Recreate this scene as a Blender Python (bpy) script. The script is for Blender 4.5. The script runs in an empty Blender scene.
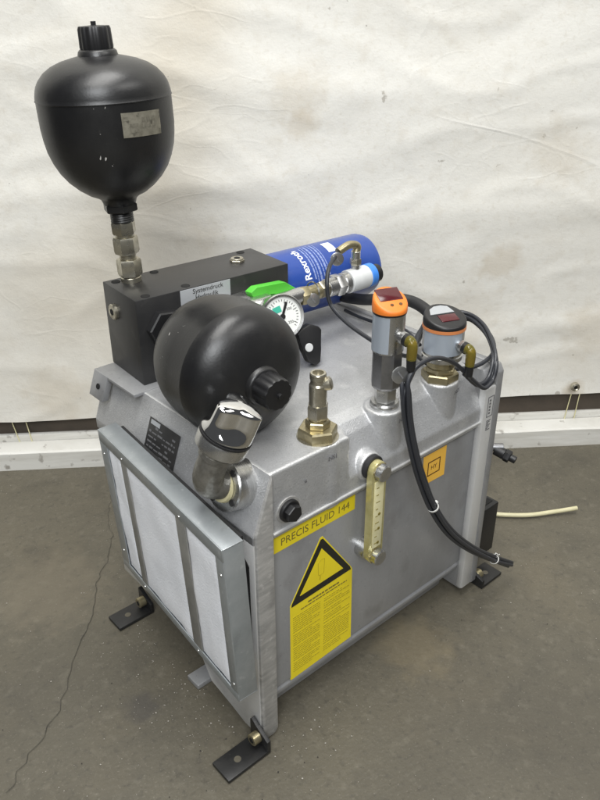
import bpy, bmesh, math, random
from mathutils import Vector, Matrix, noise
random.seed(7)
S = bpy.context.scene
COL = S.collection
# ------------------------------------------------------------------ camera
F_PX, YAW, PITCH, ROLL = 766.4554, 0.8472, 0.4953, -0.0032
CAM = Vector((-0.3596, -0.472, 0.7703))
FWD = Vector((math.cos(YAW)*math.cos(PITCH), math.sin(YAW)*math.cos(PITCH), -math.sin(PITCH)))
_r = Vector((math.sin(YAW), -math.cos(YAW), 0)); _u = _r.cross(FWD)
RGT = _r*math.cos(ROLL) + _u*math.sin(ROLL); UPV = -_r*math.sin(ROLL) + _u*math.cos(ROLL)
cd = bpy.data.cameras.new('camera'); cam = bpy.data.objects.new('camera', cd); COL.objects.link(cam)
m = Matrix((RGT, UPV, -FWD)).transposed().to_4x4(); m.translation = CAM; cam.matrix_world = m
cd.sensor_fit = 'HORIZONTAL'; cd.sensor_width = 36.0; cd.lens = F_PX/600*36.0
cd.clip_start = 0.02; cd.clip_end = 60
S.camera = cam
# ------------------------------------------------------------------ light (workshop interior: ceiling strip lights, soft bounce)
w = bpy.data.worlds.new('World'); S.world = w; w.use_nodes = True
bg = w.node_tree.nodes['Background']; bg.inputs[0].default_value = (0.96, 0.98, 1.0, 1); bg.inputs[1].default_value = 0.07
def area(name, loc, target, sx, sy, power, col=(1, 1, 1)):
    l = bpy.data.lights.new(name, 'AREA'); l.shape = 'RECTANGLE'; l.size = sx; l.size_y = sy; l.energy = power; l.color = col
    o = bpy.data.objects.new(name, l); COL.objects.link(o); o.location = loc
    o.rotation_euler = (Vector(target)-Vector(loc)).to_track_quat('-Z', 'Y').to_euler()
    return o
area('ceiling_light', (-0.15, -0.05, 2.75), (0.2, 0.15, 0.2), 1.0, 1.9, 62, (1, 0.99, 0.96))
area('ceiling_light', (0.9, -1.5, 2.75), (0.25, 0.2, 0.2), 1.9, 0.8, 24, (1, 0.985, 0.95))
area('ceiling_light', (-1.9, -2.0, 2.75), (0.2, 0.2, 0.3), 1.6, 1.6, 106, (0.96, 0.985, 1))
S.view_settings.view_transform = 'Standard'; S.view_settings.look = 'None'
S.view_settings.exposure = 0.0; S.view_settings.gamma = 1.0
S.view_settings.use_curve_mapping = False
S.render.engine = 'CYCLES'

# ------------------------------------------------------------------ helpers
def U(px, py, ax, val):
    """photo pixel (600x800) -> point on the plane axis = val"""
    d = FWD + RGT*((px-300)/F_PX) - UPV*((py-400)/F_PX)
    t = (val-CAM[ax])/d[ax]
    return CAM + d*t

# ---- materials
def mat(name, col, rough=0.5, metal=0.0, col2=None, nscale=8.0, nlo=0.35, nhi=0.65, detail=6.0,
        bump=0.0, bscale=200.0, rvar=0.0, spots=None, coat=0.0, spec=None, trans=0.0, ior=None, stretch=None, alpha=None, bdist=0.001, emis=None, sheen=0):
    M = bpy.data.materials.new(name); M.use_nodes = True
    nt = M.node_tree; N = nt.nodes; L = nt.links; b = N['Principled BSDF']
    b.inputs['Roughness'].default_value = rough; b.inputs['Metallic'].default_value = metal
    b.inputs['Base Color'].default_value = (*col, 1)
    if coat: b.inputs['Coat Weight'].default_value = coat; b.inputs['Coat Roughness'].default_value = 0.15
    if spec is not None: b.inputs['Specular IOR Level'].default_value = spec
    if trans: b.inputs['Transmission Weight'].default_value = trans
    if ior: b.inputs['IOR'].default_value = ior
    if sheen: b.inputs['Sheen Weight'].default_value = sheen
    tc = N.new('ShaderNodeTexCoord'); vec = tc.outputs['Object']
    if stretch:
        mp = N.new('ShaderNodeMapping'); mp.inputs['Scale'].default_value = stretch; L.new(vec, mp.inputs[0]); vec = mp.outputs[0]
    last = None
    if col2:
        n = N.new('ShaderNodeTexNoise'); n.inputs['Scale'].default_value = nscale; n.inputs['Detail'].default_value = detail; n.inputs['Roughness'].default_value = 0.62
        L.new(vec, n.inputs['Vector'])
        r = N.new('ShaderNodeMapRange'); r.inputs['From Min'].default_value = nlo; r.inputs['From Max'].default_value = nhi; L.new(n.outputs['Fac'], r.inputs[0])
        mx = N.new('ShaderNodeMix'); mx.data_type = 'RGBA'; L.new(r.outputs[0], mx.inputs['Factor'])
        mx.inputs['A'].default_value = (*col, 1); mx.inputs['B'].default_value = (*col2, 1)
        last = mx.outputs['Result']
        if rvar:
            rr = N.new('ShaderNodeMapRange'); rr.inputs['To Min'].default_value = rough-rvar; rr.inputs['To Max'].default_value = rough+rvar
            L.new(r.outputs[0], rr.inputs[0]); L.new(rr.outputs[0], b.inputs['Roughness'])
    for sp in (spots or []):            # (colour, scale, lo, hi, amount)
        scol, sc, lo, hi, am = sp
        n2 = N.new('ShaderNodeTexNoise'); n2.inputs['Scale'].default_value = sc; n2.inputs['Detail'].default_value = 4
        L.new(tc.outputs['Object'], n2.inputs['Vector'])
        r2 = N.new('ShaderNodeMapRange'); r2.inputs['From Min'].default_value = lo; r2.inputs['From Max'].default_value = hi; r2.inputs['To Max'].default_value = am
        L.new(n2.outputs['Fac'], r2.inputs[0])
        mx = N.new('ShaderNodeMix'); mx.data_type = 'RGBA'; L.new(r2.outputs[0], mx.inputs['Factor'])
        if last: L.new(last, mx.inputs['A'])
        else: mx.inputs['A'].default_value = (*col, 1)
        mx.inputs['B'].default_value = (*scol, 1); last = mx.outputs['Result']
    if last: L.new(last, b.inputs['Base Color'])
    if bump:
        n3 = N.new('ShaderNodeTexNoise'); n3.inputs['Scale'].default_value = bscale; n3.inputs['Detail'].default_value = 4
        L.new(vec, n3.inputs['Vector'])
        bp = N.new('ShaderNodeBump'); bp.inputs['Strength'].default_value = bump; bp.inputs['Distance'].default_value = bdist
        L.new(n3.outputs['Fac'], bp.inputs['Height']); L.new(bp.outputs[0], b.inputs['Normal'])
    if emis: b.inputs['Emission Color'].default_value = (*emis[0], 1); b.inputs['Emission Strength'].default_value = emis[1]
    return M

M = {}
M['cast'] = mat('cast_aluminium', (0.54, 0.545, 0.555), 0.44, 0.5, (0.36, 0.363, 0.37), 8, 0.36, 0.72, bump=0.55, bscale=600, rvar=0.1,
                spots=[((0.66, 0.66, 0.655), 34, 0.56, 0.72, 0.5), ((0.17, 0.165, 0.16), 11, 0.58, 0.80, 0.65), ((0.24, 0.24, 0.24), 420, 0.56, 0.72, 0.38), ((0.74, 0.74, 0.74), 520, 0.58, 0.72, 0.45)])
M['panel'] = mat('painted_steel_panel', (0.40, 0.405, 0.415), 0.42, 0.45, (0.29, 0.29, 0.295), 6, 0.35, 0.7, bump=0.15, bscale=420, rvar=0.1,
                 spots=[((0.16, 0.155, 0.15), 8, 0.56, 0.85, 0.75), ((0.20, 0.195, 0.19), 24, 0.58, 0.76, 0.5), ((0.55, 0.55, 0.55), 170, 0.64, 0.76, 0.3), ((0.15, 0.15, 0.15), 260, 0.62, 0.74, 0.4)], stretch=(1.6, 1.6, 0.6))
M['edge'] = mat('scuffed_cast_edge', (0.50, 0.49, 0.47), 0.5, 0.4, (0.33, 0.325, 0.315), 36, 0.36, 0.70, bump=0.35, bscale=220,
                stretch=(1.0, 1, 4.5), spots=[((0.64, 0.63, 0.61), 120, 0.58, 0.70, 0.6), ((0.14, 0.135, 0.13), 20, 0.62, 0.78, 0.6)])
M['zinc'] = mat('galvanised_steel', (0.46, 0.49, 0.51), 0.36, 0.6, (0.34, 0.37, 0.385), 18, 0.35, 0.65, rvar=0.08, bump=0.05, bscale=90,
                spots=[((0.22, 0.23, 0.235), 30, 0.60, 0.75, 0.55), ((0.60, 0.62, 0.63), 120, 0.62, 0.72, 0.5)])
M['taupe'] = mat('filter_divider', (0.27, 0.265, 0.245), 0.55, 0.2, (0.20, 0.198, 0.185), 30)
M['fleece'] = mat('filter_fleece', (0.88, 0.895, 0.93), 0.95, 0, (0.79, 0.81, 0.86), 11, 0.3, 0.75, spots=[((0.66, 0.68, 0.72), 7, 0.56, 0.8, 0.4)], bump=0.5, bscale=420, bdist=0.0012)
M['anod'] = mat('black_anodised', (0.020, 0.020, 0.021), 0.42, 0.0, (0.032, 0.031, 0.030), 12, rvar=0.06, bump=0.06, bscale=500, spec=0.55,
                spots=[((0.075, 0.072, 0.068), 45, 0.64, 0.8, 0.5)])
M['black'] = mat('black_painted_steel', (0.009, 0.009, 0.010), 0.37, 0, (0.016, 0.016, 0.016), 10, rvar=0.07, bump=0.10, bscale=420, spec=0.55,
                 spots=[((0.045, 0.043, 0.040), 22, 0.60, 0.82, 0.55), ((0.07, 0.068, 0.064), 190, 0.70, 0.78, 0.5)])
M['plastic'] = mat('black_plastic', (0.012, 0.012, 0.013), 0.42, bump=0.05, bscale=400)
M['rubber'] = mat('black_rubber', (0.015, 0.015, 0.016), 0.6, bump=0.1, bscale=300)
M['hole'] = mat('dark_recess', (0.004, 0.004, 0.004), 0.8)
M['white'] = mat('white_paint_chip', (0.36, 0.35, 0.33), 0.6)
M['brass'] = mat('yellow_zinc', (0.53, 0.46, 0.28), 0.36, 0.85, (0.36, 0.32, 0.21), 60, rvar=0.1, spots=[((0.16, 0.14, 0.09), 130, 0.6, 0.75, 0.6)])
M['nickel'] = mat('zinc_fitting', (0.56, 0.53, 0.44), 0.32, 0.9, (0.40, 0.37, 0.29), 70, rvar=0.1, spots=[((0.2, 0.18, 0.13), 120, 0.6, 0.75, 0.6)])
M['steel'] = mat('brushed_steel', (0.60, 0.60, 0.59), 0.3, 0.95, (0.47, 0.47, 0.46), 60, rvar=0.08)
M['dsteel'] = mat('grey_steel', (0.30, 0.30, 0.31), 0.35, 0.9, (0.22, 0.22, 0.225), 40, rvar=0.08)
M['turned'] = mat('turned_aluminium', (0.66, 0.66, 0.65), 0.28, 0.95, (0.50, 0.50, 0.49), 40, stretch=(12, 0.6, 0.6), rvar=0.06)
M['iron'] = mat('grey_malleable_iron', (0.30, 0.29, 0.265), 0.48, 0.7, (0.15, 0.142, 0.12), 70, rvar=0.12, bump=0.6, bscale=220)
M['chrome'] = mat('chrome', (0.84, 0.84, 0.84), 0.05, 1.0, (0.74, 0.74, 0.74), 40, rvar=0.03)
M['seal'] = mat('aged_sealant', (0.55, 0.50, 0.30), 0.6)
M['blue'] = mat('blue_paint', (0.018, 0.055, 0.27), 0.32, 0, (0.022, 0.068, 0.31), 20, coat=0.2)
M['lblue'] = mat('light_blue_ring', (0.05, 0.22, 0.68), 0.4)
M['green'] = mat('green_plastic', (0.085, 0.50, 0.04), 0.45)
M['orange'] = mat('orange_plastic', (0.80, 0.21, 0.028), 0.42)
M['redglass'] = mat('red_display_window', (0.075, 0.008, 0.012), 0.18, spec=0.6)
M['lfoil'] = mat('pale_blue_foil', (0.50, 0.56, 0.64), 0.38, 0.5)
M['copper'] = mat('copper_ring', (0.74, 0.27, 0.10), 0.42, 0.2)
M['amber'] = mat('amber_plastic', (0.72, 0.62, 0.12), 0.12, trans=0.85, ior=1.35)
M['whitelab'] = mat('white_label', (0.66, 0.67, 0.67), 0.45, 0, (0.58, 0.59, 0.59), 40)
M['dial'] = mat('dial_face', (0.78, 0.79, 0.76), 0.4)
M['teal'] = mat('dial_teal', (0.05, 0.42, 0.30), 0.5)
M['glass'] = mat('clear_window', (0.95, 0.97, 0.96), 0.03, trans=0.95, ior=1.3)
M['yellow'] = mat('yellow_sticker', (0.86, 0.70, 0.020), 0.45, 0, (0.80, 0.64, 0.02), 20)
M['yorange'] = mat('orange_sticker', (0.88, 0.50, 0.07), 0.45)
M['ink'] = mat('print_ink', (0.018, 0.017, 0.012), 0.5)
M['fink'] = mat('faded_ink', (0.20, 0.16, 0.03), 0.5)
M['mink'] = mat('small_print_ink', (0.47, 0.385, 0.02), 0.5)
M['oink'] = mat('brown_ink', (0.10, 0.045, 0.01), 0.5)
M['winkb'] = mat('white_print', (0.78, 0.80, 0.85), 0.5)
M['winkf'] = mat('fine_white_print', (0.22, 0.28, 0.52), 0.5)
M['gink'] = mat('grey_print', (0.13, 0.13, 0.135), 0.5)
M['greylab'] = mat('grey_label', (0.40, 0.415, 0.43), 0.45, 0.2)
M['oldlab'] = mat('worn_metal_label', (0.33, 0.31, 0.25), 0.45, 0.45, (0.23, 0.215, 0.17), 90, 0.4, 0.6, spots=[((0.08, 0.075, 0.06), 160, 0.60, 0.68, 0.7)])
M['lmark'] = mat('worn_label_print', (0.15, 0.14, 0.11), 0.5, 0.3, (0.24, 0.225, 0.18), 200, 0.4, 0.6)
M['tubeyel'] = mat('yellowed_acrylic', (0.70, 0.66, 0.34), 0.12, 0, trans=0.35, ior=1.45)
M['olive'] = mat('olive_acrylic', (0.42, 0.38, 0.16), 0.2, 0.35, (0.55, 0.50, 0.25), 50)
M['scale'] = mat('scale_strip', (0.74, 0.70, 0.44), 0.5, 0, (0.66, 0.60, 0.33), 80)
M['cable'] = mat('grey_cable', (0.028, 0.030, 0.036), 0.38, bump=0.05, bscale=300)
M['cream'] = mat('cream_hose', (0.62, 0.58, 0.38), 0.5, 0, (0.52, 0.48, 0.30), 30)
M['tie'] = mat('cable_tie', (0.78, 0.78, 0.75), 0.4)
M['grit'] = mat('pale_grit', (0.40, 0.375, 0.33), 0.8)
M['dgrit'] = mat('dark_grit', (0.03, 0.028, 0.025), 0.8)

def mat_sheet():
    Mt = mat('white_tarpaulin', (0.80, 0.785, 0.735), 0.6, 0, (0.75, 0.725, 0.66), 2.2, 0.35, 0.68, bump=0.0,
             spots=[((0.55, 0.47, 0.34), 2.6, 0.58, 0.88, 0.7), ((0.60, 0.53, 0.42), 7.0, 0.60, 0.84, 0.5), ((0.67, 0.63, 0.55), 40, 0.54, 0.74, 0.45), ((0.68, 0.645, 0.57), 150, 0.56, 0.72, 0.5), ((0.30, 0.27, 0.22), 33, 0.725, 0.755, 0.6), ((0.25, 0.23, 0.2), 120, 0.755, 0.775, 0.6)])
    nt = Mt.node_tree; N = nt.nodes; Lk = nt.links; b = N['Principled BSDF']; tc = N['Texture Coordinate']
    prev = None
    for sc, st, ds, det in ((14, 0.22, 0.006, 6), (60, 0.26, 0.002, 5), (380, 0.22, 0.0009, 3)):
        n1 = N.new('ShaderNodeTexNoise'); n1.inputs['Scale'].default_value = sc; n1.inputs['Detail'].default_value = det; Lk.new(tc.outputs['Object'], n1.inputs['Vector'])
        bp = N.new('ShaderNodeBump'); bp.inputs['Strength'].default_value = st; bp.inputs['Distance'].default_value = ds; Lk.new(n1.outputs['Fac'], bp.inputs['Height'])
        if prev: Lk.new(prev.outputs[0], bp.inputs['Normal'])
        prev = bp
    for k, (rot, scl, thr, st) in enumerate((((0, 0.45, 0.2), (0.9, 0.9, 2.6), 0.007, 0.16), ((0, -0.35, 0.6), (3.2, 3.2, 9.0), 0.014, 0.07), ((0, 0.75, -0.4), (7.0, 7.0, 15.0), 0.022, 0.05))):
        mp = N.new('ShaderNodeMapping'); mp.inputs['Rotation'].default_value = rot; mp.inputs['Scale'].default_value = scl; Lk.new(tc.outputs['Object'], mp.inputs[0])
        n2 = N.new('ShaderNodeTexNoise'); n2.inputs['Scale'].default_value = 1.3; n2.inputs['Detail'].default_value = 2; n2.inputs['Roughness'].default_value = 0.4; Lk.new(mp.outputs[0], n2.inputs['Vector'])
        sb = N.new('ShaderNodeMath'); sb.operation = 'SUBTRACT'; sb.inputs[1].default_value = 0.5; Lk.new(n2.outputs['Fac'], sb.inputs[0])
        a = N.new('ShaderNodeMath'); a.operation = 'ABSOLUTE'; Lk.new(sb.outputs[0], a.inputs[0])
        cr = N.new('ShaderNodeMapRange'); cr.inputs['From Max'].default_value = thr; cr.inputs['To Min'].default_value = 1; cr.inputs['To Max'].default_value = 0; Lk.new(a.outputs[0], cr.inputs[0])
        n4 = N.new('ShaderNodeTexNoise'); n4.inputs['Scale'].default_value = 5; Lk.new(tc.outputs['Object'], n4.inputs['Vector'])
        mk = N.new('ShaderNodeMapRange'); mk.inputs['From Min'].default_value = 0.48; mk.inputs['From Max'].default_value = 0.62; Lk.new(n4.outputs['Fac'], mk.inputs[0])
        mu = N.new('ShaderNodeMath'); mu.operation = 'MULTIPLY'; Lk.new(cr.outputs[0], mu.inputs[0]); Lk.new(mk.outputs[0], mu.inputs[1])
        bp = N.new('ShaderNodeBump'); bp.inputs['Strength'].default_value = st; bp.inputs['Distance'].default_value = 0.003; Lk.new(mu.outputs[0], bp.inputs['Height']); Lk.new(prev.outputs[0], bp.inputs['Normal']); prev = bp
    Lk.new(prev.outputs[0], b.inputs['Normal'])
    return Mt
M['sheet'] = mat_sheet()
M['floor'] = mat('concrete_floor', (0.120, 0.107, 0.078), 0.58, 0, (0.078, 0.070, 0.052), 2.6, 0.34, 0.68, bump=0.45, bscale=190, rvar=0.08, bdist=0.0015, detail=9,
                 spots=[((0.145, 0.124, 0.084), 5, 0.52, 0.8, 0.6), ((0.062, 0.056, 0.043), 17, 0.52, 0.74, 0.55), ((0.16, 0.145, 0.112), 62, 0.56, 0.74, 0.45), ((0.050, 0.045, 0.036), 110, 0.56, 0.72, 0.5),
                        ((0.20, 0.182, 0.145), 330, 0.60, 0.74, 0.5), ((0.038, 0.035, 0.029), 420, 0.62, 0.74, 0.5), ((0.055, 0.048, 0.038), 1.6, 0.55, 0.8, 0.5)])
M['board'] = mat('old_white_board', (0.66, 0.65, 0.61), 0.6, 0, (0.50, 0.48, 0.43), 16, 0.45, 0.7, stretch=(0.3, 0.3, 2.5), bump=0.3, bscale=60,
                 spots=[((0.22, 0.20, 0.17), 42, 0.64, 0.72, 0.8)])
M['gap'] = mat('dark_brown_base', (0.075, 0.058, 0.043), 0.7, 0, (0.05, 0.04, 0.03), 14)
M['crack'] = mat('floor_crack', (0.042, 0.039, 0.031), 0.9, 0, (0.075, 0.069, 0.054), 60, 0.4, 0.6)
M['patch'] = mat('floor_stain', (0.085, 0.078, 0.068), 0.6)

def edge_wear(name, lo, hi, col, amount):
    nt = M[name].node_tree; N = nt.nodes; Lk = nt.links; bs = N['Principled BSDF']; src = bs.inputs['Base Color'].links[0].from_socket
    g = N.new('ShaderNodeNewGeometry'); r = N.new('ShaderNodeMapRange'); r.inputs['From Min'].default_value = lo; r.inputs['From Max'].default_value = hi; r.inputs['To Max'].default_value = amount; Lk.new(g.outputs['Pointiness'], r.inputs[0])
    mx = N.new('ShaderNodeMix'); mx.data_type = 'RGBA'; Lk.new(r.outputs[0], mx.inputs['Factor']); Lk.new(src, mx.inputs['A']); mx.inputs['B'].default_value = (*col, 1); Lk.new(mx.outputs['Result'], bs.inputs['Base Color'])
edge_wear('cast', 0.508, 0.55, (0.78, 0.78, 0.77), 0.9)
M['rim'] = mat('worn_edge_highlight', (0.66, 0.66, 0.65), 0.4, 0.4, (0.48, 0.48, 0.475), 40)  # lighter tone paints the highlight along the worn seam edge
# ---- mesh builders: every builder adds to a bmesh in world coordinates
I4 = Matrix.Identity(4)
def frame(origin, zdir, xhint=(1, 0, 0)):
    z = Vector(zdir).normalized(); x = Vector(xhint); x = (x - z*x.dot(z))
    if x.length < 1e-4: x = Vector((0, 1, 0)); x = x - z*x.dot(z)
    x.normalize(); y = z.cross(x)
    mm = Matrix((x, y, z)).transposed().to_4x4(); mm.translation = Vector(origin); return mm
def lathe(bm, prof, mx=I4, seg=32, lobes=None):
    rings = []
    for r, z in prof:
        if r < 1e-6: rings.append([bm.verts.new(mx @ Vector((0, 0, z)))])
        else:
            ring = []
            for i in range(seg):
                a = 2*math.pi*i/seg; rr = r*(lobes(a, z) if lobes else 1)
                ring.append(bm.verts.new(mx @ Vector((rr*math.cos(a), rr*math.sin(a), z))))
            rings.append(ring)
    for A, B in zip(rings, rings[1:]):
        for i in range(seg):
            j = (i+1) % seg
            if len(A) == 1 and len(B) == 1: break
            if len(A) == 1: bm.faces.new((A[0], B[i], B[j]))
            elif len(B) == 1: bm.faces.new((A[i], A[j], B[0]))
            else: bm.faces.new((A[i], A[j], B[j], B[i]))
    return bm
def cyl(bm, r, z0, z1, mx=I4, seg=28, ch=None, r2=None):
    r2 = r if r2 is None else r2; c = min(r*0.08, abs(z1-z0)*0.2) if ch is None else ch
    return lathe(bm, [(0, z0), (r-c, z0), (r, z0+c), (r2, z1-c), (r2-c, z1), (0, z1)], mx, seg)
def hexn(bm, r, z0, z1, mx=I4, rot=0.0):
    c = (z1-z0)*0.14; R = Matrix.Rotation(rot, 4, 'Z')
    return lathe(bm, [(0, z0), (r*0.93, z0), (r, z0+c), (r, z1-c), (r*0.93, z1), (0, z1)], mx @ R, 6)
def box(bm, x0, x1, y0, y1, z0, z1, mx=I4, bev=0.0, seg=2):
    b2 = bmesh.new(); vs = [b2.verts.new((x, y, z)) for z in (z0, z1) for y in (y0, y1) for x in (x0, x1)]
    for f in ((0, 2, 3, 1), (4, 5, 7, 6), (0, 1, 5, 4), (2, 6, 7, 3), (0, 4, 6, 2), (1, 3, 7, 5)): b2.faces.new([vs[i] for i in f])
    return merge(bm, b2, mx, bev, seg)
def merge(bm, b2, mx=I4, bev=0.0, seg=2):
    if bev: bmesh.ops.bevel(b2, geom=list(b2.edges), offset=bev, segments=seg, affect='EDGES', profile=0.5)
    mp = {v: bm.verts.new(mx @ v.co) for v in b2.verts}
    for f in b2.faces:
        try: bm.faces.new([mp[v] for v in f.verts])
        except ValueError: pass
    b2.free(); return bm
def prism(bm, poly, a, b, axis='y', mx=I4, bev=0.0, seg=2):
    """extrude a 2-D polygon along an axis from a to b"""
    b2 = bmesh.new()
    def P(u, v, t): return {'x': (t, u, v), 'y': (u, t, v), 'z': (u, v, t)}[axis]
    A = [b2.verts.new(P(u, v, a)) for u, v in poly]; B = [b2.verts.new(P(u, v, b)) for u, v in poly]
    b2.faces.new(A); b2.faces.new(B[::-1]); n = len(poly)
    for i in range(n): b2.faces.new((A[i], B[i], B[(i+1) % n], A[(i+1) % n]))
    return merge(bm, b2, mx, bev, seg)
def smooth_path(pts, n=8):
    P = [Vector(p) for p in pts]; P = [P[0]*2-P[1]] + P + [P[-1]*2-P[-2]]; out = []
    for i in range(1, len(P)-2):
        for k in range(n):
            t = k/n; a, b, c, d = P[i-1], P[i], P[i+1], P[i+2]
            out.append(0.5*((2*b)+(c-a)*t+(2*a-5*b+4*c-d)*t*t+(3*b-a-3*c+d)*t**3))
    out.append(P[-2]); return out
def tube(bm, pts, r, seg=12, n=8, cap=True, smooth=True):
    P = smooth_path(pts, n) if smooth else [Vector(p) for p in pts]
    t0 = (P[1]-P[0]).normalized(); ref = Vector((0, 0, 1)) if abs(t0.z) < 0.9 else Vector((1, 0, 0)); nn = (ref-t0*ref.dot(t0)).normalized(); rings = []
    for i, p in enumerate(P):
        t = (P[min(i+1, len(P)-1)]-P[max(i-1, 0)]).normalized(); nn = (nn-t*nn.dot(t)).normalized(); bb = t.cross(nn)
        rr = r(i/(len(P)-1)) if callable(r) else r
        rings.append([bm.verts.new(p+(nn*math.cos(2*math.pi*k/seg)+bb*math.sin(2*math.pi*k/seg))*rr) for k in range(seg)])
    for A, B in zip(rings, rings[1:]):
        for k in range(seg): bm.faces.new((A[k], A[(k+1) % seg], B[(k+1) % seg], B[k]))
    if cap: bm.faces.new(rings[0][::-1]); bm.faces.new(rings[-1])
    return bm
def obj(name, bm, material, parent=None, smooth=27, label=None):
    bmesh.ops.remove_doubles(bm, verts=list(bm.verts), dist=1e-6)
    bmesh.ops.recalc_face_normals(bm, faces=list(bm.faces))
    c = Vector((0, 0, 0))
    if bm.verts:
        xs = [v.co for v in bm.verts]
        c = Vector([(min(v[i] for v in xs)+max(v[i] for v in xs))/2 for i in range(3)])
    bmesh.ops.translate(bm, verts=list(bm.verts), vec=-c)
    me = bpy.data.meshes.new(name)
    if smooth:
        for f in bm.faces: f.smooth = True
        for e in bm.edges:
            if len(e.link_faces) == 2 and e.calc_face_angle(0) > math.radians(smooth): e.smooth = False
    bm.to_mesh(me); bm.free()
    me.materials.append(M[material])
    o = bpy.data.objects.new(name, me); COL.objects.link(o)
    org = Vector(parent['_org']) if parent else Vector((0, 0, 0))
    o.location = c-org; o['_org'] = list(c)
    if parent: o.parent = parent
    if label: o['label'] = label
    return o
def thing(name, label, cat, loc):
    o = bpy.data.objects.new(name, None); COL.objects.link(o); o.location = loc; o['_org'] = list(loc); o['label'] = label; o['category'] = cat
    o.empty_display_size = 0.05
    return o
B = bmesh.new
def text_bm(s, size, depth=0.0002, spacing=1.0, bold=0.0):
    cu = bpy.data.curves.new('t', 'FONT'); cu.body = s; cu.size = size; cu.extrude = depth; cu.align_x = 'CENTER'; cu.align_y = 'CENTER'; cu.space_character = spacing; cu.offset = bold
    cu.resolution_u = 3
    o = bpy.data.objects.new('t', cu); COL.objects.link(o)
    dg = bpy.context.evaluated_depsgraph_get(); me = bpy.data.meshes.new_from_object(o.evaluated_get(dg))
    b = bmesh.new(); b.from_mesh(me); bpy.data.objects.remove(o); bpy.data.curves.remove(cu); bpy.data.meshes.remove(me)
    return b
def text(name, s, size, mx, material, parent, depth=0.0002, sx=1.0, bold=0.0):
    b = text_bm(s, size, depth, bold=bold)
    for v in b.verts: v.co = mx @ Vector((v.co.x*sx, v.co.y, v.co.z))
    return obj(name, b, material, parent, smooth=0)

# ------------------------------------------------------------------ dimensions
T, L, T2, W, H, Z1 = 0.0227, 0.3964, 0.034, 0.322, 0.36, 0.2977
SEAM = 0.2885; PAN = 0.010
# ================================================================== SETTING
b = B(); n = 120; x0, x1, y0, y1 = -2.2, 2.6, -2.4, 2.4
bmesh.ops.create_grid(b, x_segments=n, y_segments=n, size=2.4, matrix=Matrix.Translation((0.2, 0, 0)))
for v in b.verts: v.co.z = 0.0012*noise.noise(v.co*2.5)-0.0006
floor = obj('floor', b, 'floor'); floor['kind'] = 'structure'
WD = Vector((0.798, -0.6026, 0)).normalized(); WN = Vector((-0.6026, -0.798, 0)).normalized()   # along the wall, out of the wall
W0 = Vector((0.0011, 0.7564, 0))
def wall_m(): mm = Matrix((WD, WN, Vector((0, 0, 1)))).transposed().to_4x4(); mm.translation = W0; return mm
WM = wall_m()
b = B(); box(b, -1.6, 2.6, -0.10, -0.045, -0.002, 1.9, WM)
o = obj('wall', b, 'gap', smooth=0); o['kind'] = 'structure'
# white sheet hanging in front of the wall
sh = thing('backdrop_sheet', 'large creased white tarpaulin hanging against the wall behind the machine', 'tarpaulin', WM @ Vector((0.55, -0.03, 0.088)))
b = B(); nx, nz = 420, 190; grid = []
for j in range(nz+1):
    row = []
    for i in range(nx+1):
        s = -1.6+4.2*i/nx; z = 0.087+1.75*j/nz
        q = Vector((s*1.4, z*2.2, 0.3))
        d = 0.012*noise.noise(q)+0.006*noise.noise(q*2.7+Vector((5, 1, 0)))
        d += 0.0030*max(0, 1-abs(noise.noise(Vector((s*1.3+z*1.5, z*4.5-s*1.0, 2)))*5))
        d += 0.0016*max(0, 1-abs(noise.noise(Vector((s*5-z*3, z*9+s*3, 9)))*6))
        bot = 0.007*noise.noise(Vector((s*4, 0, 7)))+0.006*s
        row.append(b.verts.new(WM @ Vector((s, -0.028+d, z+bot*(1-j/nz)))))
    grid.append(row)
for j in range(nz):
    for i in range(nx): b.faces.new((grid[j][i], grid[j][i+1], grid[j+1][i+1], grid[j+1][i]))
g = bmesh.ops.extrude_face_region(b, geom=list(b.faces))
bmesh.ops.translate(b, verts=[v for v in g['geom'] if isinstance(v, bmesh.types.BMVert)], vec=-WN*0.004)
obj('sheet', b, 'sheet', sh, smooth=60)
for s, z in ((0.195, 0.108), (1.055, 0.118)):
    b = B(); mm = frame(WM @ Vector((s, -0.014, z)), WN)
    lathe(b, [(0.0035, 0.000), (0.0035, 0.003), (0.005, 0.0042), (0.0075, 0.003), (0.0085, 0.0), (0.0085, -0.004)], mm, 20)
    e = obj('eyelet', b, 'nickel', sh)
    b = B(); cyl(b, 0.0035, -0.003, 0.0012, mm, 12); obj('eyelet_hole', b, 'hole', e)
for s0, s1_ in ((0.022, 0.034), (0.048, 0.056), (1.062, 1.055), (1.078, 1.074)):
    b = B(); tube(b, [WM @ Vector((s0, -0.036, 0.105)), WM @ Vector((s0*0.5+s1_*0.5, -0.036, 0.07)), WM @ Vector((s1_, -0.0345, 0.036))], 0.0009, 6, 5); obj('cord', b, 'scale', sh)
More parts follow.
